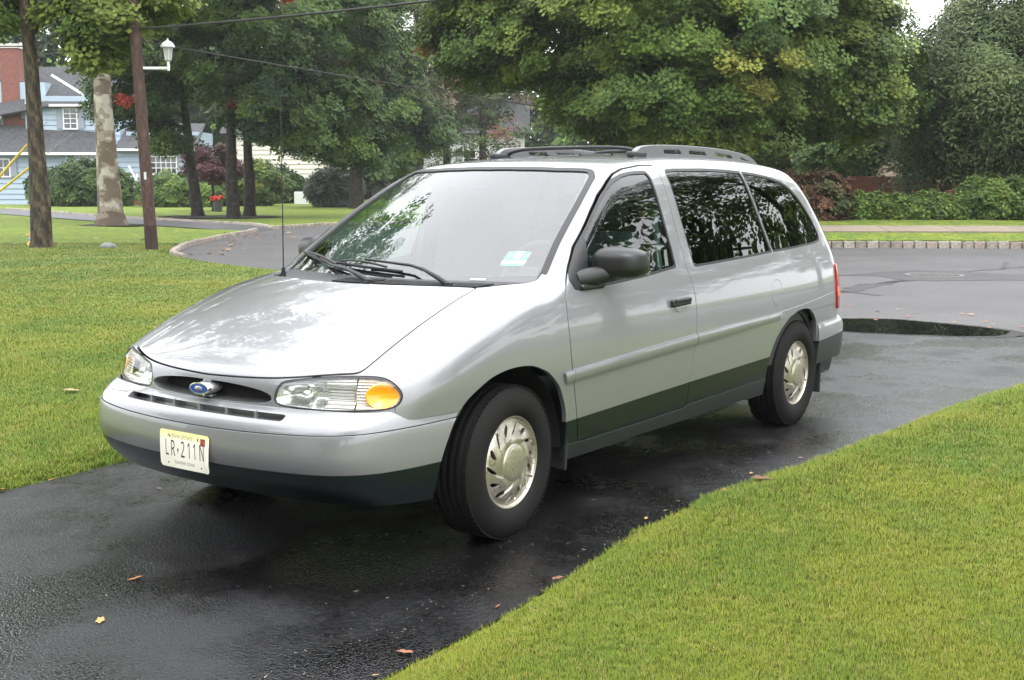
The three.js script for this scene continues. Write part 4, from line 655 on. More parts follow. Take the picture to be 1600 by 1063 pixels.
// bonnet
const shutW = spl([[.85, .672], [.70, .684], [.5, .686], [.35, .682], [.1, .668], [-.12, .646]]);
const hoodEdge = spl([[0, .743], [.27, .7515], [.41, .761], [.567, .778], [.69, .787], [.9, .79]]);
const hoodRear = (w) => .052 - .38 * w * w;
const inHood = (x, y, z, nx, ny) => (x < -.3 || y < .6 || ny < 0 ? 1 : smax(smax(W_(z) - shutW(x), hoodEdge(W_(z)) - y, .03), hoodRear(W_(z)) - x, .02));
let hood; [hood, shell] = shell.split(inHood, .008);
part('hood', hood.geo(.03), paint, van);
// headlights
const lampPts = [[.374, .682], [.384, .722], [.410, .748], [.49, .763], [.573, .7725], [.64, .777], [.697, .7785], [.75, .777], [.79, .769], [.825, .750], [.849, .720], [.853, .690], [.838, .665], [.80, .653], [.707, .646], [.6, .644], [.479, .648], [.41, .652], [.383, .662]];
const lampShape = blob(lampPts, 5);
const inLamp = (x, y, z, nx) => (x > .3 && nx > -.1 ? lampShape(W_(z), y) : 1);
let lamps; [lamps, shell] = shell.split(inLamp, .004);
// header panel with the grille mouth
const mouthHalf = [[.13, .7225], [.24, .715], [.315, .7045], [.358, .689], [.362, .671], [.33, .657], [.25, .6505], [.12, .648]];
const mouthPts = [[0, .7245], ...mouthHalf, [0, .647], ...mouthHalf.slice().reverse().map(([a, b]) => [-a, b])];
const mouth = blob(mouthPts, 5);
const inMouth = (x, y, z, nx) => (x > .6 && nx > .2 ? mouth(z, y) : 1);
const headerEdge = (y) => lerp(.838, .62, sstep(y, .68, .74));
let header; [header, shell] = shell.split((x, y, z, nx, ny) => (x > .5 && nx > -.05 && y < .785 ? W_(z) - headerEdge(y) : 1), .003);
header = header.cut((x, y) => .60 - y);
let mouthPiece; [mouthPiece, header] = header.split(inMouth);
const headerMesh = part('grille_surround', header.geo((p, n) => (mouth(p.z, p.y) < .012 ? V(-.075, p.y < .675 ? .010 : -.004, -p.z * .07) : n.multiplyScalar(-.014))), paint, van);
part('grille_backing', mouthPiece.offset(-.06).geo(), mattBlack, headerMesh);
for (let i = -5; i <= 5; i++) if (i) part('grille_slat', box(.012, .085, .006, .80 - .168 * (i * .065) ** 2, .690, i * .065), blackPlastic, headerMesh);
{ // oval badge on a short pod between two posts
  const pod = new THREE.SphereGeometry(1, 28, 18).scale(.06, .027, .056).translate(.868, .690, 0);
  const holder = part('badge_pod', merge([pod, new THREE.CylinderGeometry(.024, .026, .008, 20).translate(.862, .721, 0), new THREE.CylinderGeometry(.026, .030, .008, 20).translate(.862, .658, 0)]), paint, headerMesh);
  const oval = (a, b, t) => new THREE.ExtrudeGeometry(new THREE.Shape().absellipse(0, 0, a, b, 0, Math.PI * 2), { depth: t, bevelEnabled: true, bevelSize: .0015, bevelThickness: .0015, bevelSegments: 2, curveSegments: 40 }).rotateY(Math.PI / 2);
  part('badge_rim', oval(.056, .0235, .012).translate(.906, .690, 0), chrome, holder);
  const c = document.createElement('canvas'); c.width = 512; c.height = 220; const k = c.getContext('2d');
  k.fillStyle = '#1c3f8e'; k.fillRect(0, 0, 512, 220); k.strokeStyle = '#7c8dbd'; k.lineWidth = 4; k.beginPath(); k.ellipse(256, 110, 236, 92, 0, 0, 7); k.stroke();
  k.fillStyle = '#8796c2'; k.font = 'italic 110px serif'; k.textAlign = 'center'; k.fillText('Ford', 252, 148);
  const t = new THREE.CanvasTexture(c); t.colorSpace = THREE.SRGBColorSpace;
  const face = new THREE.ShapeGeometry(new THREE.Shape().absellipse(0, 0, .051, .0195, 0, Math.PI * 2), 40), uv = face.attributes.uv, ps = face.attributes.position;
  for (let i = 0; i < uv.count; i++) uv.setXY(i, ps.getX(i) / .102 + .5, ps.getY(i) / .039 + .5);
  part('badge_face', face.rotateY(Math.PI / 2).translate(.9215, .690, 0), std({ map: t, roughness: .5 }), holder, 'blue oval badge with pale script lettering');
}
// headlights: clear lens over a chromed bowl, amber turn lamp in the outer corner
{
  const ribs = tex(64, (u, v) => 128 + 90 * Math.sin(v * Math.PI * 2) + 30 * Math.sin(u * Math.PI * 8), { srgb: false }); ribs.repeat.set(40, 85);
  const ribbed = phys({ color: lin(.93, .93, .92), transmission: 1, roughness: .05, ior: 1.55, thickness: 0, bumpMap: ribs, bumpScale: .0022 });
  const bowl = std({ color: lin(.78, .78, .77), metalness: .95, roughness: .2 });
  const ribbedBowl = std({ color: lin(.75, .74, .72), metalness: .9, roughness: .28, bumpMap: ribs, bumpScale: .006 });
  const amber = phys({ color: lin(1, .42, .012), roughness: .22, clearcoat: 1, emissive: lin(0, 0, 0) });
  const amberSoft = phys({ color: lin(.9, .38, .12), roughness: .3, clearcoat: 1 });
  const uvF = (x, y, z) => [W_(z), y];
  for (const s of [-1, 1]) {
    const L = lamps.side(s), g = new THREE.Group(); g.name = 'headlight'; van.add(g);
    const seamW = (x, y, z) => W_(z) - (.700 - .10 * (y - .71));
    const [inner, outer] = L.split(seamW, .005);
    const [plain, fluted] = inner.split((x, y, z) => W_(z) - (.585 - .10 * (y - .71)), .0005);
    part('headlight_lens', plain.geo(.006, uvF), clearGlass, g); part('fluted_lens', fluted.geo(.006, uvF), ribbed, g);
    const deep = (x, y, z) => -.006 - .055 * sstep(-lampShape(W_(z), y), 0, .045);
    const bowlOf = (m) => m.offset(deep).renormal();
    part('headlight_bowl', bowlOf(plain).geo(0, uvF), bowl, g); part('fluted_bowl', bowlOf(fluted).geo(0, uvF), ribbedBowl, g);
    part('lamp_bezel', L.split((x, y, z) => lampShape(W_(z), y) + .0045)[1].offset(.0006).geo(.01), trimGrey, g);
    part('headlight_bulb', new THREE.SphereGeometry(1, 16, 12).scale(.03, .018, .018).translate(.79, .705, s * .50), chrome, g);
    const turn = new THREE.Group(); turn.name = 'turn_signal'; van.add(turn);
    part('corner_lens', outer.geo(.006, uvF), phys({ color: lin(1, .95, .88), transmission: 1, roughness: .02, ior: 1.5, thickness: 0 }), turn);
    const ar = s < 0 ? 1 : .5, [am, cl] = outer.split((x, y, z) => Math.hypot((W_(z) - .795) / (.052 * ar), (y - .708) / (.050 * ar)) - 1);
    part('corner_bowl', cl.offset((x, y, z) => -.006 - .03 * sstep(-lampShape(W_(z), y), 0, .03)).renormal().geo(0, uvF), ribbedBowl, turn);
    part('amber_reflector', am.offset((x, y, z) => -.012 - .022 * (1 - ((W_(z) - .795) / (.052 * ar)) ** 2 - ((y - .708) / (.05 * ar)) ** 2)).renormal().geo(.01), amber, turn, 'amber reflector of the turn lamp');
    part('amber_bulb', new THREE.SphereGeometry(.016, 16, 12).translate(.645, .708, s * .775), amberSoft, turn);
    if (s < 0) for (const [w, y] of [[.727, .70], [.735, .735], [.73, .672]]) part('amber_facet', rbox(.004, .018, .022, .002).rotateY(s * .6).translate(.715 - (w - .7) * .9, y, s * w), amberSoft, turn);
  }
}
// wheel arches
const archF = poly([[.515, .1], [.497, .40], [.478, .47], [.419, .58], [.318, .666], [.187, .727], [.09, .747], [.01, .752], [-.06, .749], [-.118, .741], [-.222, .703], [-.314, .627], [-.369, .515], [-.388, .40], [-.392, .1]].map(([a, b]) => [a, b, .04]));
const archR = poly([[-2.545, .1], [-2.552, .40], [-2.58, .50], [-2.64, .583], [-2.731, .65], [-2.867, .713], [-2.96, .736], [-3.05, .743], [-3.161, .736], [-3.253, .698], [-3.315, .633], [-3.345, .52], [-3.35, .1]].map(([a, b]) => [a, b, .04]));
const arches = (x, y) => Math.min(archF(x, y), archR(x, y));
const notSide = (f) => { const g = sideOnly(f); return (...a) => -g(...a); };
shell = shell.cut(notSide(arches));
// side windows
const doorWin = poly([[-1.50, 1.586, .03], [-1.34, 1.580], [-1.24, 1.567], [-1.15, 1.543], [-1.05, 1.502], [-.93, 1.435], [-.723, 1.30], [-.585, 1.206], [-.505, 1.135], [-.474, 1.085], [-.49, 1.045], [-.551, 1.032, .03], [-.8, 1.041], [-1.117, 1.056], [-1.478, 1.084, .02], [-1.490, 1.17], [-1.517, 1.55, .03]]);
const midWin = poly([[-1.690, 1.592, .035], [-1.80, 1.599], [-2.17, 1.603], [-2.45, 1.598], [-2.632, 1.590], [-2.70, 1.105], [-2.2, 1.089], [-1.660, 1.075, .03]]);
const rearWin = poly([[-2.646, 1.589], [-2.814, 1.580], [-3.0, 1.562], [-3.187, 1.531], [-3.29, 1.493], [-3.379, 1.436], [-3.46, 1.36], [-3.522, 1.28], [-3.562, 1.19], [-3.565, 1.165], [-3.545, 1.140, .03], [-3.44, 1.128], [-3.1, 1.115], [-2.714, 1.105]]);
const ringAndGlass = (src, shape, glassName, glassMat, parent, label) => {
  const piece = src.cut(sideOnly((x, y) => shape(x, y)));
  const [glass, ring] = piece.split((x, y) => shape(x, y) + .013);
  for (const s of [-1, 1]) {
    const m = part(glassName, glass.offset(-.007).side(s).geo(.003), glassMat, parent(s), label);
    part('window_seal', ring.offset(-.002).side(s).geo(.012), blackPlastic, m);
  }
};
// doors
const doorShape = poly([[-1.628, 1.614], [-1.50, 1.613], [-1.30, 1.592], [-1.20, 1.568], [-1.122, 1.535], [-.987, 1.465], [-.862, 1.388], [-.616, 1.226], [-.508, 1.137], [-.440, 1.070], [-.402, 1.01], [-.390, .95], [-.389, .893], [-.397, .78], [-.408, .697], [-.440, .56], [-.467, .459], [-.492, .34, .03], [-1.547, .346, .03], [-1.556, .476], [-1.580, .60], [-1.603, .727], [-1.614, .85], [-1.611, .925], [-1.597, 1.00], [-1.580, 1.08], [-1.600, 1.35], [-1.627, 1.598]].map(([a, b, r]) => [a, b, r ?? .02]));
const breakLine = spl([[.5, .437], [-.38, .452], [-1.54, .478], [-2.58, .494], [-4, .515]]);
let doors; [doors, shell] = shell.split((x, y, z) => (W_(z) > .42 ? doorShape(x, y) : 1), .0075);
const doorMid = doors.split(sideOnly((x, y) => doorWin(x, y)));
const doorGroup = {};
{
  const [up, low] = doorMid[1].split((x, y) => breakLine(x) - y);
  for (const s of [-1, 1]) { doorGroup[s] = part('front_door', up.side(s).geo(.018), paint, van); part('lower_door_panel', low.side(s).geo(.018), greenPaint, doorGroup[s], 'dark green lower strip of the door'); }
  const sailLine = (x, y) => x - lerp(-.604, -.712, (y - 1.05) / .24);   // in front of this line the opening is filled by the mirror's black corner plate
  const [sail, pane] = doorMid[0].split((x, y) => -sailLine(x, y));
  ringAndGlass(pane, doorWin, 'door_window', doorGlass, (s) => doorGroup[s]);
  for (const s of [-1, 1]) part('mirror_corner_plate', sail.offset(.004).side(s).geo(.012), blackPlastic, doorGroup[s]);
}
for (const [shape, name] of [[midWin, 'middle_side_window'], [rearWin, 'rear_quarter_window']]) ringAndGlass(shell, (x, y) => shape(x, y), name, darkGlass, () => van, 'dark tinted side glass');
shell = shell.cut(notSide((x, y) => Math.min(midWin(x, y), rearWin(x, y))));
// fuel flap
const flap = (x, y) => Math.hypot((x + 2.664) / .083, (y - .871) / .078) - 1;
{
  const on = (x, y, z, nx, ny, nz) => (z < -.5 && nz < -.3 ? flap(x, y) : 1);
  const disc = shell.cut(on).cut((x, y) => flap(x, y) + .045); shell = shell.cut((...a) => -on(...a));
  const m = part('fuel_flap', disc.geo(.012), paint, van); part('flap_pull', new THREE.SphereGeometry(1, 14, 10).scale(.009, .012, .006).translate(-2.735, .872, -.944), paint, m);
  part('flap_well', new THREE.CircleGeometry(.09, 28).rotateY(Math.PI).translate(-2.664, .871, -.925), mattBlack, m);
}
// tail lamps and tailgate
const tailShape = poly([[-3.715, .985, .02], [-3.70, .80], [-3.715, .685, .02], [-4.3, .685], [-4.3, .985]]);
{
  const f = (x, y, z) => (W_(z) > .66 ? tailShape(x, y) : 1);
  let tl; [tl, shell] = shell.split(f, .003);
  const red = phys({ color: lin(.45, .012, .008), roughness: .18, clearcoat: 1, transmission: .25, thickness: 0 });
  for (const s of [-1, 1]) { const m = part('tail_lamp', tl.offset(.012).side(s).geo(.02), red, van); part('tail_lamp_band', tl.cut((x, y) => Math.abs(y - .80) - .03).offset(.0135).side(s).geo(.003), phys({ color: lin(.75, .12, .02), roughness: .2, clearcoat: 1 }), m); }
  let gate; [gate, shell] = shell.split((x, y, z) => (x > -3.3 ? 1 : Math.max(W_(z) - .70 - (y > 1.1 ? -(y - 1.1) * .2 : 0), x + 3.42 + (1.65 - y) * .2, .60 - y)), .006);
  const backWin = poly([[-.56, 1.12, .06], [.56, 1.12, .06], [.48, 1.50, .06], [-.48, 1.50, .06]]);
  const [bw, rest] = gate.split((x, y, z) => backWin(z, y));
  const tg = part('tailgate', rest.geo(.016), paint, van); part('rear_window', bw.offset(-.004).geo(.004), darkGlass, tg);
}
// what is left: roof, pillars, wings and quarter panels, split where the seams run
{
  const [low, up] = shell.split((x, y) => (x < -.3 ? y - breakLine(x) : 1));
  const lipIn = (p, n) => { const a = arches(p.x, p.y); return W_(p.z) > .4 && a < .012 && a > -.03 ? V(0, 0, -Math.sign(p.z) * .022) : n.multiplyScalar(-.016); };
  const fenderEdge = (x, y, z) => (y > 1.12 ? 1 : -.40 - x + (y > .98 ? (y - .98) * .35 : 0));
  const [wing, roofPart] = up.split(fenderEdge, .002);
  const wings = wing.cut((x, y) => (x > .28 ? .615 - y : -1));
  for (const s of [-1, 1]) part('front_wing', wings.side(s).geo(lipIn), paint, van);
  part('roof_and_side_panels', roofPart.geo(lipIn), paint, van);
  for (const s of [-1, 1]) {
    const [sill, band] = low.side(s).split((x, y) => y - (.342 + (-x - .49) * .012), .004);
    part('rocker_panel', band.geo(lipIn), greenPaint, van, 'dark green lower side panel');
    part('sill', sill.offset(.004).geo(.02), std({ color: lin(.010, .013, .013), roughness: .5 }), van);
  }
}
// front bumper
{
  let b = Surf.nets(fBumper, [.26, 1.06, .25, .69, -1.02, 1.02], .0135);
  b = b.cut((x, y) => Math.max(.276 - y, y - .652)).cut(notSide(archF)).cut((x) => .28 - x);
  const groove = (x, y, z) => y - (.557 + .03 * z * z + .03 * Math.max(0, .8 - x));
  let [main, upper] = b.split(groove, .006);
  const slot = poly([[-.475, .607, .010], [.475, .607, .010], [.475, .629, .010], [-.475, .629, .010]]);
  upper = upper.offset(-.006);
  const [slotPiece, up2] = upper.split((x, y, z) => slot(z, y));
  const bump = part('front_bumper', up2.geo((p) => (slot(p.z, p.y) < .006 ? V(-.045, 0, 0) : null) ?? V(-.012, 0, 0)), paint, van);
  part('bumper_slot', slotPiece.offset(-.03).geo(), mattBlack, bump);
  for (const z of [-.32, -.16, 0, .16, .32]) part('slot_bar', rbox(.045, .030, .012, .003, .952 - .13 * z * z - .05, .617, z), paint, bump);
  const valLine = (x, y, z) => (.413 + .012 * z * z + .03 * Math.max(0, .75 - x)) - y;
  const [silver, dark] = main.split(valLine);
  part('bumper_face', silver.geo(.012), paint, bump); part('bumper_valance', dark.offset(-.002).geo(.03), greenPaint, bump, 'dark green lower edge of the front bumper');
  part('bumper_groove', b.cut((x, y, z) => Math.abs(groove(x, y, z)) - .008).offset(-.012).geo(), mattBlack, bump);
  // number plate, slightly bent at its right-hand edge
  const c = document.createElement('canvas'); c.width = 768; c.height = 384; const k = c.getContext('2d');
  k.fillStyle = '#efecdd'; k.fillRect(0, 0, 768, 384);
  { const d = k.createLinearGradient(0, 0, 0, 90); d.addColorStop(0, '#f4e79a'); d.addColorStop(1, '#efecdd'); k.fillStyle = d; k.fillRect(0, 0, 768, 90); }
  k.fillStyle = '#8d7a26'; k.font = 'italic 62px serif'; k.textAlign = 'center'; k.fillText('New Jersey', 350, 70);
  k.fillStyle = '#1b1a18'; for (const [ch, u] of [['L', .15], ['R', .275], ['2', .475], ['1', .60], ['1', .715], ['N', .855]]) { k.save(); k.translate(768 * u, 262); k.scale(.66, 1.2); k.font = '190px sans-serif'; k.fillText(ch, 0, 0); k.restore(); }
  k.beginPath(); k.ellipse(290, 190, 11, 16, 0, 0, 7); k.fill(); k.fillRect(286, 190, 8, 36);
  k.font = '50px serif'; k.fillStyle = '#3a3832'; k.fillText('Garden State', 384, 336);
  for (const [x, y] of [[170, 58], [596, 58], [130, 338], [640, 340]]) { k.beginPath(); k.ellipse(x, y, 9, 11, 0, 0, 7); k.fill(); }
  k.fillStyle = '#8c2413'; k.fillRect(640, 34, 74, 74); k.fillStyle = '#d9835a'; k.font = 'bold 44px sans-serif'; k.fillText('13', 677, 86);
  const t = new THREE.CanvasTexture(c); t.colorSpace = THREE.SRGBColorSpace;
  const face = Surf.grid(30, 16, (u, v) => { const z = .1525 - u * .305, y = .368 + v * .153; return [1.006 - .13 * z * z + .010 * sstep(u, .86, 1) * (1 - Math.abs(v - .25)) - .012 * (v - .5) * (v - .5) + .002 * Math.sin(u * 9) * v, y, z]; });
  const rr = poly([[-.1525, .368, .014], [.1525, .368, .014], [.1525, .521, .014], [-.1525, .521, .014]]);
  const pm = part('license_plate', face.cut((x, y, z) => rr(z, y)).geo(.002, (x, y, z) => [(.1525 - z) / .305, (y - .368) / .153]), std({ map: t, roughness: .38 }), bump, 'pale yellow number plate with black characters');
  for (const z of [-.09, .09]) part('plate_screw', new THREE.CylinderGeometry(.005, .005, .004, 10).rotateZ(Math.PI / 2).translate(1.006, .505, z), chrome, pm);
}
// rear bumper
{
  let b = Surf.nets(fRearBumper, [-4.2, -3.28, .32, .69, -1.02, 1.02], .016).cut((x, y, z) => Math.max(y - .645, .36 - y, x + 3.345 - (y < .5 ? (.5 - y) * .15 : 0)));
  const [low, up] = b.split((x, y) => y - (.508 + (-3.38 - x) * .03));
  const m = part('rear_bumper', up.geo((p, n) => (p.x > -3.36 ? V(0, 0, -Math.sign(p.z) * .10) : V(.03, -.002, 0))), paint, van); part('rear_bumper_valance', low.offset(-.003).geo(.03), blackPlastic, m);
}
// side mouldings: a rounded rubbing strip, then a flat crease to the tail
{
  const top = spl([[-.3, .681], [-.415, .687], [-1.0, .711], [-1.593, .732], [-2.2, .744], [-2.68, .752], [-3.1, .77], [-3.7, .808]]), bot = spl([[-.3, .628], [-.432, .633], [-1.0, .655], [-1.596, .673], [-2.2, .692], [-2.685, .706], [-3.1, .722], [-3.7, .730]]);
  let src = Surf.nets(fBody, [-3.75, -.2, .58, .86, -1, 1], .011).cut((x, y, z) => .8 - W_(z));
  src = src.cut((x, y) => Math.max(y - top(x), bot(x) - y)).cut((x, y) => -arches(x, y));
  const bulge = (x, y) => { const t = (y - bot(x)) / (top(x) - bot(x)), f = sstep(x, -2.74, -2.66); return lerp(.005,   .006 + .008 * Math.sqrt(Math.max(0, 1 - (2 * t - 1) ** 2 * .9)) + .003 * t, f); };
  const seg = [[-.345, -.408], [-.413, -1.598], [-1.606, -3.68]];
  const slant = (x, y) => x - (-.335 - (.69 - y) * .35);
  for (const s of [-1, 1]) for (const [a, b2] of seg) part('side_moulding', src.side(s).cut((x, y) => Math.max(a === -.345 ? slant(x, y) : x - a - (y - .7) * .1, b2 - x + (y - .7) * .1)).offset(bulge).renormal().geo(.014), paint, van);
}
// door handles
for (const s of [-1, 1]) {
  const zf = (x, y) => s * (bodyPlan(x) - bodySect(y));
  const h = part('door_handle', rbox(.20, .040, .026, .012, 0, 0, 0, 4).rotateZ(-.02).translate(-1.43, .912, zf(-1.43, .912) + s * .010), blackPlastic, doorGroup[s]);
  part('handle_pull', rbox(.17, .018, .018, .008, 0, 0, 0, 4).translate(-1.43, .924, zf(-1.43, .92) + s * .024), blackPlastic, h);
  const cup = Surf.grid(20, 10, (u, v) => { const x = -1.50 + u * .13, y = .852 + v * .05; return [x, y, zf(x, y) + s * .002]; }).cut((x, y) => Math.hypot((x + 1.435) / .06, (y - .897) / .036) - 1);
  part('handle_recess', cup.geo(.001), paint, h);
}
// wheels
{
  const R = .335, hw = .107, prof = [];
  const pts = [[.200, hw - .012], [.212, hw + .002], [.235, hw + .009], [.262, hw + .011], [.288, hw + .006], [.305, hw - .004], [.318, hw - .012], [.327, hw - .021]];
  for (const [r, z] of pts) prof.push([r, z]);
  for (const g of [.068, .032, -.004, -.040, -.068]) { const w = .007; prof.push([R, g + w], [R - .008, g + w - .0015], [R - .008, g - w + .0015], [R, g - w]); }
  for (const [r, z] of [...pts].reverse()) prof.push([r, -z]);
  const tyreGeo = new THREE.LatheGeometry(prof.map(([r, z]) => new THREE.Vector2(r, z)), 96).rotateX(Math.PI / 2);
  const blocks = []; // shoulder tread blocks
  for (let i = 0; i < 84; i++) for (const z of [.083, -.083]) blocks.push(box(.016, .006, .020, 0, R - .005, z).rotateZ(i / 84 * Math.PI * 2));
  const treadGeo = merge(blocks);
  // wheel cover: a swirled dish with slots
  const coverH = (r, a) => {
    const b = .006 - .007 * sstep(r, .165, .186) * (1 - sstep(r, .186, .196)) + .016 * (1 - sstep(r, .08, .17));
    const s = ((a * 7 / (Math.PI * 2) + r * 9) % 1 + 1) % 1, vane = sstep(s, 0, .14) * (1 - sstep(s, .1, 1));
    return b + .0075 * vane * sstep(r, .082, .115) * (1 - sstep(r, .150, .185));
  };
  let cov = Surf.grid(56, 340, (u, v) => { const r = .08 + u * .118, a = v * Math.PI * 2; return [r * Math.cos(a), r * Math.sin(a), coverH(r, a)]; });
  const slots = []; for (let i = 0; i < 14; i++) { const a = (i + .5) / 14 * Math.PI * 2, big = i % 2 ? 1 : .8; slots.push([a, big]); }
  cov = cov.cut((x, y) => {
    const r = Math.hypot(x, y), th = Math.atan2(y, x); let m = -1;
    for (const [a, big] of slots) { let d = th - a + (r - .14) * 4.6; d = Math.atan2(Math.sin(d), Math.cos(d)); const t = (r - .148) / (.028 * big), w = .0125 * (1 + .3 * t); m = Math.max(m, 1 - Math.hypot(t, d * r / w)); }
    return m * .01;
  }).renormal();
  const coverGeo = cov.geo((p) => V(0, 0, -.014));
  const cap = new THREE.LatheGeometry([[0, .024], [.03, .0236], [.06, .0215], [.074, .0185], [.081, .014], [.0825, .009], [.0825, 0]].map(([r, z]) => new THREE.Vector2(r, z)), 48).rotateX(Math.PI / 2).translate(0, 0, .008);
  const lip = new THREE.LatheGeometry([[.199, -.01], [.203, .004], [.2005, .012], [.1955, .011], [.193, .0]].map(([r, z]) => new THREE.Vector2(r, z)), 72).rotateX(Math.PI / 2);
  const alloy = phys({ color: lin(.80, .78, .72), map: tex(256, (u, v) => { const k = 205 + 50 * (fbm(u * 7, v * 7, 4, 7) - .5) - 60 * sstep(fbm(u * 23 + 4, v * 23, 3, 23), .58, .8); return [k, k * .975, k * .93]; }, { repeat: [3, 3] }), metalness: .75, roughness: .32, clearcoat: .6, clearcoatRoughness: .1 });
  const tyreMat = phys({ color: lin(.0105, .010, .0098), roughness: .7, specularIntensity: .35, bumpMap: tex(128, (u, v) => 110 + 60 * noise(u * 64, v * 64, 64), { srgb: false }), bumpScale: .0006 });
  for (const [x, s, st] of [[0, -1, .03], [0, 1, .03], [-3.066, -1, 0], [-3.066, 1, 0]]) {
    const w = new THREE.Group(); w.name = 'wheel'; w.position.set(x, R - .003, s * .815); w.rotation.y = (s < 0 ? Math.PI : 0) + st; van.add(w);
    const ty = part('tyre', tyreGeo, tyreMat, w); part('tread_blocks', treadGeo, tyreMat, ty);
    const k = new THREE.Group(); k.position.z = hw - .022; k.rotation.z = x * 2 + s; k.name = 'wheel_cover'; w.add(k);
    part('cover_disc', coverGeo, alloy, k); part('cover_lip', lip, alloy, k); part('hub_cap', cap, alloy, k);
    part('valve', new THREE.CylinderGeometry(.004, .004, .03, 8).rotateX(Math.PI / 2).translate(.16, .08, .0), rubber, k);
    part('inner_rim', new THREE.CylinderGeometry(.2, .19, .15, 40, 1, true).rotateX(Math.PI / 2).translate(0, 0, 0), mattBlack, w); part('brake_disc', new THREE.CylinderGeometry(.19, .19, .01, 40).rotateX(Math.PI / 2).translate(0, 0, .02), mattBlack, w);
  }
  // wheel wells, floor, flaps
  for (const s of [-1, 1]) for (const [cx, r] of [[.05, .44], [-2.96, .415]]) {
    part('wheel_well', new THREE.CylinderGeometry(r, r, .34, 30, 1, true, Math.PI / 2, Math.PI).rotateX(Math.PI / 2).translate(cx, .325, s * .735), mattBlack, van);
    part('wheel_well_wall', new THREE.CircleGeometry(r, 30, 0, Math.PI).translate(cx, .325, s * .57), mattBlack, van);
  }
  for (const s of [-1, 1]) {
    part('mud_flap', rbox(.012, .33, .22, .005, 0, 0, 0).rotateZ(.10).rotateY(s * .12).translate(-.425, .388, s * .825), rubber, van);
    part('mud_flap', rbox(.012, .36, .22, .005, 0, 0, 0).rotateZ(.08).translate(-3.43, .34, s * .825), rubber, van);
  }
  part('floor_pan', merge([box(4.5, .03, 1.1, -1.55, .30, 0), box(2.1, .03, 1.80, -1.47, .285, 0), box(.5, .03, 1.3, -3.70, .42, 0), box(.3, .03, 1.1, .62, .33, 0)]), mattBlack, van);
  part('radiator_box', box(.25, .2, .9, .58, .66, 0), mattBlack, van);
  part('firewall', box(.03, .62, 1.1, -.05, .66, 0), mattBlack, van);
}
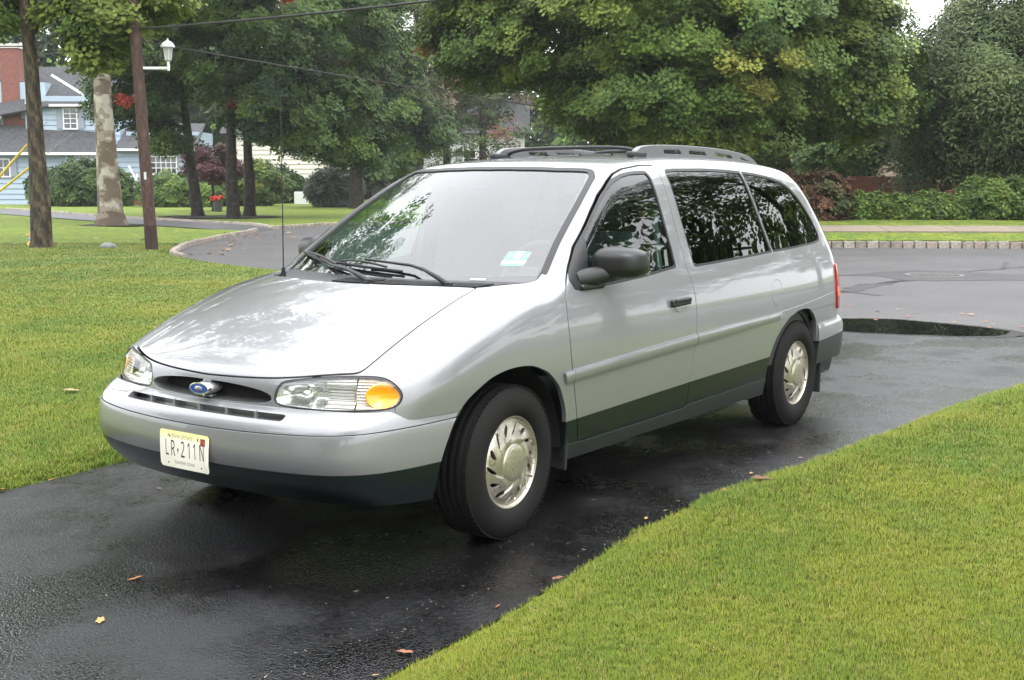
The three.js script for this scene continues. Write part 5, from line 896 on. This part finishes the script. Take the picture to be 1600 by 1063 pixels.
// windscreen, its dark edge band, cowl and wipers
const gx = (y, w) => { let x = -.6; for (let i = 0; i < 8; i++) x -= fGlass(x, y, w) / .4995; return x; };
{
  const full = Surf.grid(70, 120, (u, v) => { const y = 1.03 + u * .58, z = (v * 2 - 1) * .84; return [gx(y, W_(z)), y, z]; });
  const vis = full.cut((x, y, z) => opening(x, z) - .02).cut((x, y) => 1.03 - y);
  const bandW = (x, y, z) => Math.max(opening(x, z) + .022, 1.094 + .02 * z * z - y);
  const [pane, band] = vis.split(bandW);
  const inner = pane;
  const gm = part('windscreen', inner.offset(-.004).geo(), windGlass, van);
  // the tinted upper strip and the dark printed border belong to the glass
  part('screen_border', band.offset(-.004).geo(), phys({ color: lin(.018, .018, .02), roughness: .06, clearcoat: 1, clearcoatRoughness: 0, ior: 1.7 }), gm);
  part('screen_seal', vis.cut((x, y, z) => -(opening(x, z) + .010)).offset(.002).geo(.012), blackPlastic, gm);
  part('sun_strip', inner.cut((x, y) => 1.512 - y).offset(-.008).geo(), phys({ color: lin(.35, .37, .55), transmission: 1, roughness: 0, ior: 1.05, thickness: 0 }), gm);
  { // inspection sticker
    const c = document.createElement('canvas'); c.width = 256; c.height = 160; const k = c.getContext('2d'); k.fillStyle = '#3f9d78'; k.fillRect(0, 0, 256, 160); k.fillStyle = '#f2f5f2'; k.fillRect(96, 18, 66, 84); k.fillRect(6, 118, 244, 36);
    k.fillStyle = '#33413c'; k.font = 'bold 66px sans-serif'; k.textAlign = 'center'; k.fillText('3', 129, 86); k.fillStyle = '#a9d8c4'; k.font = 'bold 44px sans-serif'; k.fillText('20', 50, 78); k.fillText('14', 208, 78);
    const t = new THREE.CanvasTexture(c); t.colorSpace = THREE.SRGBColorSpace;
    const sh = poly([[-.672, 1.150], [-.567, 1.150], [-.553, 1.212], [-.660, 1.212]]);
    part('inspection_sticker', Surf.grid(16, 16, (u, v) => { const y = 1.146 + u * .07, z = -.68 + v * .135; return [gx(y, W_(z)), y, z]; }).cut((x, y, z) => sh(z, y)).offset(-.009).geo(0, (x, y, z) => [(-z - .567 + (y - 1.15) * .18 + .014) / .118 * 1 - .05, (y - 1.150) / .062]), std({ map: t, roughness: .4 }), gm, 'green inspection sticker in the corner of the windscreen');
    part('serial_tag', Surf.grid(4, 4, (u, v) => { const y = 1.082 + u * .008, z = -.49 - v * .07; return [gx(y, W_(z)), y, z]; }).offset(.002).geo(), std({ color: lin(.5, .5, .5), roughness: .5 }), gm);
  }
  // cowl
  const cowlY = (t, w) => lerp(1.064 - .04 * w * w, 1.088 + .012 * w * w, t) - .016 * Math.sin(Math.PI * clamp(t, 0, 1));
  const cowl = Surf.grid(16, 120, (u, v) => { const z = (v * 2 - 1) * .80, w = W_(z), a = hoodRear(w) + .02, b = gx(1.088 + .012 * w * w, w) - .02; return [lerp(a, b, u), cowlY(u, w) - .004, z]; }).cut((x, y, z) => opening(x, z) - .004);
  const cm = part('cowl_panel', cowl.geo(.02), trimGrey, van);
  for (let i = 0; i < 56; i++) {
    const z = .16 - i * .0155, w = W_(z); if ((z < -.06 && z > -.10) || (z < -.60 && z > -.635)) continue;
    const a = hoodRear(w) + .0, b = gx(1.088 + .012 * w * w, w), t0 = .38, t1 = .85, l = (b - a) * (t1 - t0), xm = lerp(a, b, .61), y = cowlY(.61, w) + .001;
    part('vent_rib', box(Math.abs(l), .007, .006, 0, 0, 0).rotateY(-.35).rotateZ(-.10).translate(xm, y, z), blackPlastic, cm);
  }
  // wipers
  const on = (y, z, up) => { const w = W_(z); return V(gx(y, w) + up * .5, y + up * .87, z); };
  const wiper = (pivot, elbow, ends, mount) => {
    const g = new THREE.Group(); g.name = 'wiper'; van.add(g);
    part('wiper_arm', limb([pivot, pivot.clone().lerp(elbow, .25).add(V(.01, .012, 0)), pivot.clone().lerp(elbow, .6).add(V(.01, .016, 0)), elbow, mount], [.014, .012, .009, .007, .006], 8), blackPlastic, g);
    part('pivot_cap', new THREE.CylinderGeometry(.017, .02, .025, 16).translate(pivot.x, pivot.y, pivot.z), blackPlastic, g);
    const b = []; for (let i = 0; i <= 12; i++) { const t = i / 12, y = lerp(ends[0][0], ends[1][0], t), z = lerp(ends[0][1], ends[1][1], t); b.push(on(y, z, .012)); }
    part('wiper_blade', limb(b, b.map(() => .007), 6), rubber, g);
    part('blade_bridge', limb(b.slice(2, 11).map((p, i) => p.clone().add(V(.008, .014 + .012 * Math.sin(i / 8 * Math.PI), 0))), Array(9).fill(.0055), 6), blackPlastic, g);
  };
  wiper(V(-.085, 1.062, -.035), on(1.092, .33, .03), [[1.150, .79], [1.090, .22]], on(1.122, .5, .025));
  wiper(V(-.150, 1.062, -.455), on(1.112, -.17, .03), [[1.120, .40], [1.098, -.13]], on(1.128, .13, .03));
}
// antenna
part('antenna', merge([limb([V(-.225, 1.05, .69), V(-.225, 1.09, .69)], [.013, .009], 10), limb([V(-.225, 1.09, .69), V(-.232, 1.50, .692), V(-.24, 1.99, .695)], [.0035, .0028, .002], 6)]), blackPlastic, van);
// mirrors
for (const s of [-1, 1]) {
  const fm = (x, y, z) => { // rounded pod with a flat back, its outer end swept back
    const dz = Math.abs(z) - .992, dx = x + .765 + dz * .30, dy = y - 1.150;
    const e = Math.pow(Math.pow(Math.abs(dx / .095), 2.4) + Math.pow(Math.abs(dy / (.074 - .05 * dz)), 3) + Math.pow(Math.abs(dz / .116), 3.2), 1 / 2.8) - 1;
    return smax(e * .08, -dx - .05, .012);
  };
  const pod = Surf.nets(fm, [-.92, -.58, 1.02, 1.28, s < 0 ? -1.18 : .84, s < 0 ? -.84 : 1.18], .008);
  const m = part('door_mirror', pod.geo(), std({ color: lin(.011, .011, .0115), roughness: .38 }), van);
  part('mirror_arm', limb([V(-.555, 1.078, s * .870), V(-.60, 1.084, s * .895), V(-.66, 1.094, s * .925), V(-.74, 1.108, s * .965)], [.044, .046, .044, .036], 16), blackPlastic, m);
  part('mirror_foot', rbox(.20, .03, .045, .014, -.63, 1.048, s * .912, 4), blackPlastic, m);
  part('mirror_glass', new THREE.PlaneGeometry(.20, .11).rotateY(-Math.PI / 2 - s * .29).translate(-.8165, 1.150, s * 1.005), std({ color: lin(.8, .8, .8), metalness: 1, roughness: .02 }), m);
}
// roof rails and cross bars
{
  const ry = (x, w) => roofLine(x) - .05 * w * w - .05 * w ** 4;
  for (const s of [-1, 1]) {
    const w0 = .47, top = [], bot = [];
    const prof = spl([[-3.36, 0], [-3.28, .030], [-3.15, .048], [-2.9, .056], [-2.4, .060], [-2.0, .060], [-1.85, .055], [-1.78, .035], [-1.74, 0]]);
    const sh = new THREE.Shape(); for (let i = 0; i <= 40; i++) { const x = lerp(-1.74, -3.36, i / 40), y = ry(x, w0) + Math.max(0, prof(x)); i ? sh.lineTo(x, y) : sh.moveTo(x, y); }
    for (let i = 40; i >= 0; i--) { const x = lerp(-1.74, -3.36, i / 40); sh.lineTo(x, ry(x, w0) - .012); }
    for (const [a, b] of [[-2.05, -2.30], [-2.36, -2.62], [-2.70, -2.98], [-3.06, -3.26]]) { const hsh = new THREE.Path(); const y0 = (x) => ry(x, w0) + .012, y1 = (x) => ry(x, w0) + Math.max(.02, prof(x) - .018); hsh.moveTo(a - .03, y0(a)); hsh.lineTo(b - .0, y0(b)); hsh.lineTo(b + .03, y1(b)); hsh.lineTo(a - .02, y1(a)); hsh.closePath(); sh.holes.push(hsh); }
    const rail = part('roof_rail', new THREE.ExtrudeGeometry(sh, { depth: .024, bevelEnabled: true, bevelSize: .005, bevelThickness: .006, bevelSegments: 3, curveSegments: 4 }).translate(0, 0, s * w0 - .012), std({ color: lin(.20, .20, .21), metalness: .55, roughness: .38 }), van);
    part('rail_foot', rbox(.16, .03, .05, .012, -1.80, ry(-1.8, w0) + .016, s * w0), trimGrey, rail);
  }
  for (const x of [-1.86, -2.75]) {
    const P = []; for (let i = 0; i <= 20; i++) { const z = lerp(-.46, .46, i / 20); P.push(V(x + .02 * (1 - (z / .46) ** 2), ry(x, .47) + .050 - .03 * (z / .46) ** 8 + .006 * (1 - (z / .46) ** 2), z)); }
    part('cross_bar', limb(P, P.map(() => .011), 8), blackPlastic, van);
  }
  for (const z of [-.22, 0, .22]) part('roof_slat', limb(Array.from({ length: 9 }, (_, i) => { const x = lerp(-1.95, -3.2, i / 8); return V(x, ry(x, Math.abs(z)) + .002, z); }), Array(9).fill(.007), 6), trimGrey, van);
}
// cabin: dashboard, steering wheel, seats, belt pillar trim
{
  const grey = std({ color: lin(.05, .055, .06), roughness: .85 }), dk = std({ color: lin(.03, .032, .034), roughness: .75 });
  const dash = Surf.grid(14, 40, (u, v) => { const z = (v * 2 - 1) * .76, w = W_(z); return [lerp(gx(1.06, w) + .05, -.80, u), 1.01 + .035 * Math.sin(u * 2.6) - .02 * u - .03 * w * w, z]; });
  const d = part('dashboard', dash.geo(), dk, van); part('dash_front', rbox(.1, .40, 1.5, .04, -.80, .80, 0), dk, d);
  const sw = part('steering_wheel', new THREE.TorusGeometry(.18, .016, 10, 40).rotateY(Math.PI / 2).rotateZ(.5).translate(-.90, 1.06, -.40), grey, van);
  part('wheel_hub', rbox(.05, .11, .15, .02, 0, 0, 0).rotateZ(.5).translate(-.88, 1.05, -.40), dk, sw); part('wheel_spoke', rbox(.02, .03, .34, .008, 0, 0, 0).rotateZ(.5).translate(-.90, 1.055, -.40), dk, sw);
  const seat = (x, z, w) => {
    const g = new THREE.Group(); g.name = 'seat'; g.position.set(x, 0, z); van.add(g);
    part('seat_cushion', rbox(.52, .16, w, .06, 0, .62, 0), grey, g); part('seat_back', rbox(.16, .64, w, .07, 0, 0, 0).rotateZ(.22).translate(-.30, .95, 0), grey, g);
    for (const q of w > .7 ? [-.4, .4] : [0]) part('head_rest', rbox(.10, .18, .26, .05, -.42, 1.36, q), grey, g);
  };
  seat(-1.15, -.42, .52); seat(-1.15, .42, .52); seat(-2.1, 0, 1.25); seat(-3.0, 0, 1.3);
  for (const s of [-1, 1]) { const m = part('belt_pillar', limb([V(-1.56, .8, s * .88), V(-1.57, 1.1, s * .85), V(-1.59, 1.5, s * .67)], [.05, .045, .03], 8), grey, van); part('seat_belt', limb([V(-1.47, 1.36, s * .77), V(-1.45, 1.05, s * .82), V(-1.44, .75, s * .84)], [.018, .018, .018], 4), std({ color: lin(.16, .18, .18), roughness: .9 }), m); }
  part('cabin_floor', box(3.6, .02, 1.6, -2.2, .42, 0), dk, van); part('headlining', Surf.grid(20, 12, (u, v) => { const x = lerp(-1.2, -3.5, u), z = (v * 2 - 1) * .60; return [x, roofLine(x) - .05 - .06 * z * z, z]; }).geo(), grey, van);
  part('rear_view_mirror', rbox(.03, .07, .24, .015, -.98, 1.47, 0), blackPlastic, van);
  for (const s of [-1, 1]) part('door_trim', Surf.grid(8, 4, (u, v) => { const x = lerp(-.5, -3.4, u), y = lerp(.42, 1.03, v); return [x, y, s * (bodyPlan(x) - bodySect(y) - .05)]; }).geo(), dk, van);
}
// ---------------------------------------------------------------- fallen leaves and bits on the ground
{
  const leafShape = (k) => { const s = new THREE.Shape(), n = 26; for (let i = 0; i < n; i++) { const a = i / n * 6.283, r = .5 * (.55 + .45 * Math.abs(Math.cos(a * 2.5)) ** .7) * (i % 2 ? .86 : 1); const x = Math.cos(a) * r * k, y = Math.sin(a) * r; i ? s.lineTo(x, y) : s.moveTo(x, y); } const g = new THREE.ShapeGeometry(s).rotateX(-Math.PI / 2), p = g.attributes.position; for (let i = 0; i < p.count; i++) p.setY(i, .18 * (p.getX(i) ** 2 - .5 * p.getZ(i)) + .05); g.computeVertexNormals(); return g; };
  const geos = [leafShape(1), leafShape(.55), leafShape(.35)], mats = [[.34, .13, .04], [.26, .10, .05], [.40, .24, .08], [.18, .08, .04], [.30, .20, .10]].map((c) => std({ color: lin(...c), roughness: .7 }));
  const r = rng(900);
  const put = (x, z, y, s, k, m, label, group) => { const o = single('fallen_leaf', geos[k], mats[m], label, 'leaf', group); o.position.set(x, y, z); o.scale.setScalar(s); o.rotation.set((r() - .5) * .3, r() * 6.28, (r() - .5) * .3); };
  put(1.31, -.06, .004, .07, 2, 0, 'rust orange twig like leaf on the wet drive in front of the bumper'); put(1.67, -.34, .004, .06, 1, 2, 'tan leaf scrap on the drive near the bottom left'); put(-1.26, -1.33, .006, .10, 0, 0, 'orange leaf at the lawn edge below the rear door seam'); put(-1.50, -1.40, .03, .12, 0, 3, 'dark curled leaf on the lawn edge right of the orange leaf'); put(-.94, 3.6, .06, .13, 0, 4, 'pale brown leaf on the left lawn beside the headlight'); put(1.27, -1.40, .006, .07, 2, 1, 'brown leaf on the drive at the lower lawn corner'); put(.39, -1.41, .02, .06, 1, 3, 'small dark leaf at the lawn edge below the front wheel'); put(.35, 1.01, .004, .05, 2, 3, 'tiny dark twig on the drive left of the number plate');
  for (let i = 0; i < 16; i++) { const t = r(), e = rightEdgeFine[Math.floor(t * rightEdgeFine.length * .45)]; put(e[0], e[1] + .03 + r() * .06, .006, .018 + .022 * r(), 1 + Math.floor(r() * 2), Math.floor(r() * 5), 'small dry leaf scrap along the edge of the right lawn', 'leaf scraps along the right lawn edge'); }
  for (let i = 0; i < 40; i++) { const x = lerp(2.2, -2.5, r()); put(x, 1.58 + r() * .12 , .012, .025 + .03 * r(), 1 + Math.floor(r() * 2), Math.floor(r() * 5), 'small dry leaf scrap along the edge of the left lawn', 'leaf scraps along the left lawn edge'); }
  for (let i = 0; i < 46; i++) { const t = r(), u = r(); put(lerp(-12.6, -20.5, t) + (r() - .5) * .8, lerp(16.6, 23.2, t) - .3 + (r() - .7) * .9, .003, .08 + .08 * r(), 0, Math.floor(r() * 5), 'brown leaf lying in the gutter of the curved kerb', 'leaves in the gutter of the curved kerb'); }
  for (let i = 0; i < 40; i++) put(lerp(-11, -22, r()), lerp(20, 33, r()), .05, .12 + .08 * r(), 0, [2, 0, 4][Math.floor(r() * 3)], 'fallen tan leaf on the grass round the street trees', 'leaves on the grass round the street trees');
  for (let i = 0; i < 22; i++) { const s = r(); put(-9.6 - s * 1.6 + r(), 1.6 - 3.6 * r(), .0, .05 + .04 * r(), 0, [1, 0, 4][Math.floor(r() * 3)], 'brown leaf on the street beyond the puddle', 'leaves on the street beyond the puddle'); }
}
{ // grit and clippings washed along the drive
  const r = rng(77), n = 1300, g = new THREE.TetrahedronGeometry(.5).scale(1, .35, .6), im = new THREE.InstancedMesh(g, std({ color: 0xffffff, roughness: .8 }), n), M = new THREE.Matrix4(), Q = new THREE.Quaternion(), c = new THREE.Color();
  for (let i = 0; i < n; i++) { const edge = r() < .6, x = lerp(2.6, -6, r()), z = edge ? -1.30 + .5 * r() * r() : lerp(-1.2, 1.55, r()), s = .004 + .008 * r() * r(); M.compose(V(x, .002, z), Q.setFromAxisAngle(V(0, 1, 0), r() * 6.28), V(s * (r() < .12 ? 4 : 1), s, s)); im.setMatrixAt(i, M); const k = .08 + .22 * r(); c.setRGB(k, k * .95, k * .8); im.setColorAt(i, c); }
  im.name = 'grit'; im.userData = { kind: 'stuff', label: 'pale grit and grass clippings on the wet drive', category: 'grit' }; im.receiveShadow = true; scene.add(im);
}
scene.fog = new THREE.FogExp2(lin(.78, .82, .84), .0004);
renderer.render(scene, camera);
